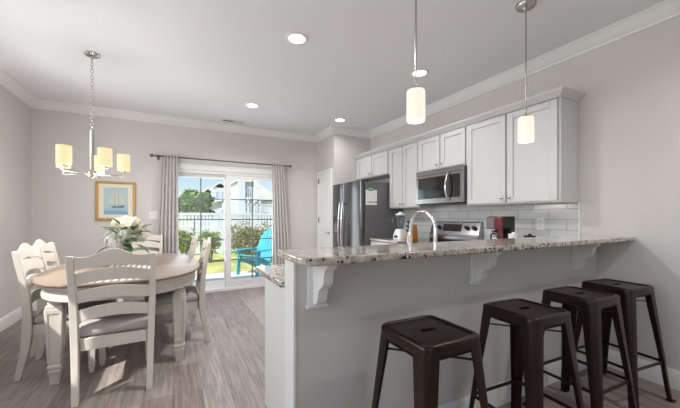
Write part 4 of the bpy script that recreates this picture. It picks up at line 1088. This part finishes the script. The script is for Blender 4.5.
# houses
def house(name, x0, x1, y0, y1, z1, label):
    return thing(name, label, 'house', ((x0+x1)/2, (y0+y1)/2, GZ))
def gable(bm, x0, x1, y0, y1, zw, zr, along='x', ov=.4):
    """roof prism; ridge along given axis"""
    if along == 'x': prism(bm, [(y0-ov, zw), ((y0+y1)/2, zr), (y1+ov, zw), (y1+ov, zw+.18), ((y0+y1)/2, zr+.2), (y0-ov, zw+.18)], lambda u, v, t: (t, u, v), x0-ov, x1+ov)
    else: prism(bm, [(x0-ov, zw), ((x0+x1)/2, zr), (x1+ov, zw), (x1+ov, zw+.18), ((x0+x1)/2, zr+.2), (x0-ov, zw+.18)], lambda u, v, t: (u, t, v), y0-ov, y1+ov)
def house_window(x, y, z, w_, h, parent):
    bm = B(); t = .09
    for (a, b, c, d) in ((x-w_/2-t, x+w_/2+t, z-t, z), (x-w_/2-t, x+w_/2+t, z+h, z+h+t), (x-w_/2-t, x-w_/2, z, z+h), (x+w_/2, x+w_/2+t, z, z+h)): box(bm, a, b, y-.05, y, c, d)
    f = obj('window', bm, M['vinyl'], parent)
    flip_box('pane', M['housewin'], (x-w_/2, x+w_/2, y-.02, y, z, z+h), f)
# low house with a broad gable facing the garden
h1 = thing('house', 'white house with low broad pale gable roof behind the tree', 'house', (4.5, 37, GZ))
bm = B(); prism(bm, [(1.5, GZ), (8.2, GZ), (8.2, 1.8), (4.85, 3.1), (1.5, 1.8)], lambda u, v, t: (u, t, v), 34.5, 40); obj('wall', bm, M['siding'], h1)
bm = B(); gable(bm, 1.5, 8.2, 34.5, 40, 1.8, 3.1, 'y', .3); obj('roof', bm, M['roof'], h1)
for x in (2.8, 4.4, 5.8): house_window(x, 34.5, .3, .9, 1.2, h1)
h3 = thing('house', 'tall white house with two stepped gables behind centre door post', 'house', (4.7, 45, GZ))
bm = B(); box(bm, 3.45, 4.35, 42.4, 47, GZ, 4.3); box(bm, 4.351, 6.1, 42, 47, GZ, 4.9); obj('wall', bm, M['siding'], h3)
bm = B(); gable(bm, 3.45, 4.15, 42.4, 47, 4.3, 4.75, 'y', .15); gable(bm, 4.5, 5.95, 42, 47, 4.9, 5.5, 'y', .15); obj('roof', bm, M['roof'], h3)
for x, z in ((3.9, 3.2), (4.9, 3.6), (5.6, 3.6)): house_window(x, 42 if x > 4.3 else 42.4, z, .4, .8, h3)
# taller house with balconies
h2 = thing('beach_house', 'tall white house with stacked balconies behind the right door panel', 'house', (5.4, 27, GZ))
hx0, hx1, hy = 4.15, 5.75, 26
bm = B(); box(bm, hx0, hx1+1.7, hy, hy+6, GZ, 2.55); box(bm, hx0+.35, hx1, hy, hy+6, 2.551, 4.05); box(bm, hx0+.35, hx0+.85, hy-.6, hy-.001, 1.55, 4.15); obj('wall', bm, M['siding'], h2)
bm = B(); prism(bm, [(hx0+.2, 4.06), (hx0+.3, 4.28), (hx1+.05, 4.28), (hx1+2.0, 2.75), (hx1+2.0, 2.56), (hx1+.01, 2.56), (hx1+.01, 4.06)], lambda u, v, t: (u, t, v), hy-.25, hy+6.2); obj('roof', bm, M['roof'], h2)
for zz, xa, xb in ((1.45, hx0-.3, hx1+1.9), (2.75, hx0+.9, hx1+.3)):
    bm = B(); box(bm, xa, xb, hy-1.3, hy-.61, zz-.14, zz); bl = obj('balcony', bm, M['vinyl'], h2)
    bm = B(); box(bm, xa, xb, hy-1.3, hy-1.23, zz+.72, zz+.80)
    x = xa
    while x < xb: box(bm, x, x+.04, hy-1.285, hy-1.245, zz, zz+.72); x += .13
    obj('railing', bm, M['vinyl'], bl)
    for x in (xa+.06, (xa+xb)/2, xb-.06):
        bm = B(); box(bm, x-.06, x+.06, hy-1.3, hy-1.18, GZ if zz < 2 else 1.46, zz-.14); obj('post', bm, M['vinyl'], bl)
for x in (hx0+1.2, hx0+2.1, hx0+2.9): house_window(x, hy, .55, .45, .75, h2)
for x in (hx0+1.1, hx0+1.7, hx0+2.5): house_window(x, hy, 1.65, .4, .75, h2)
house_window(hx0+1.25, hy, 2.95, .4, .75, h2)
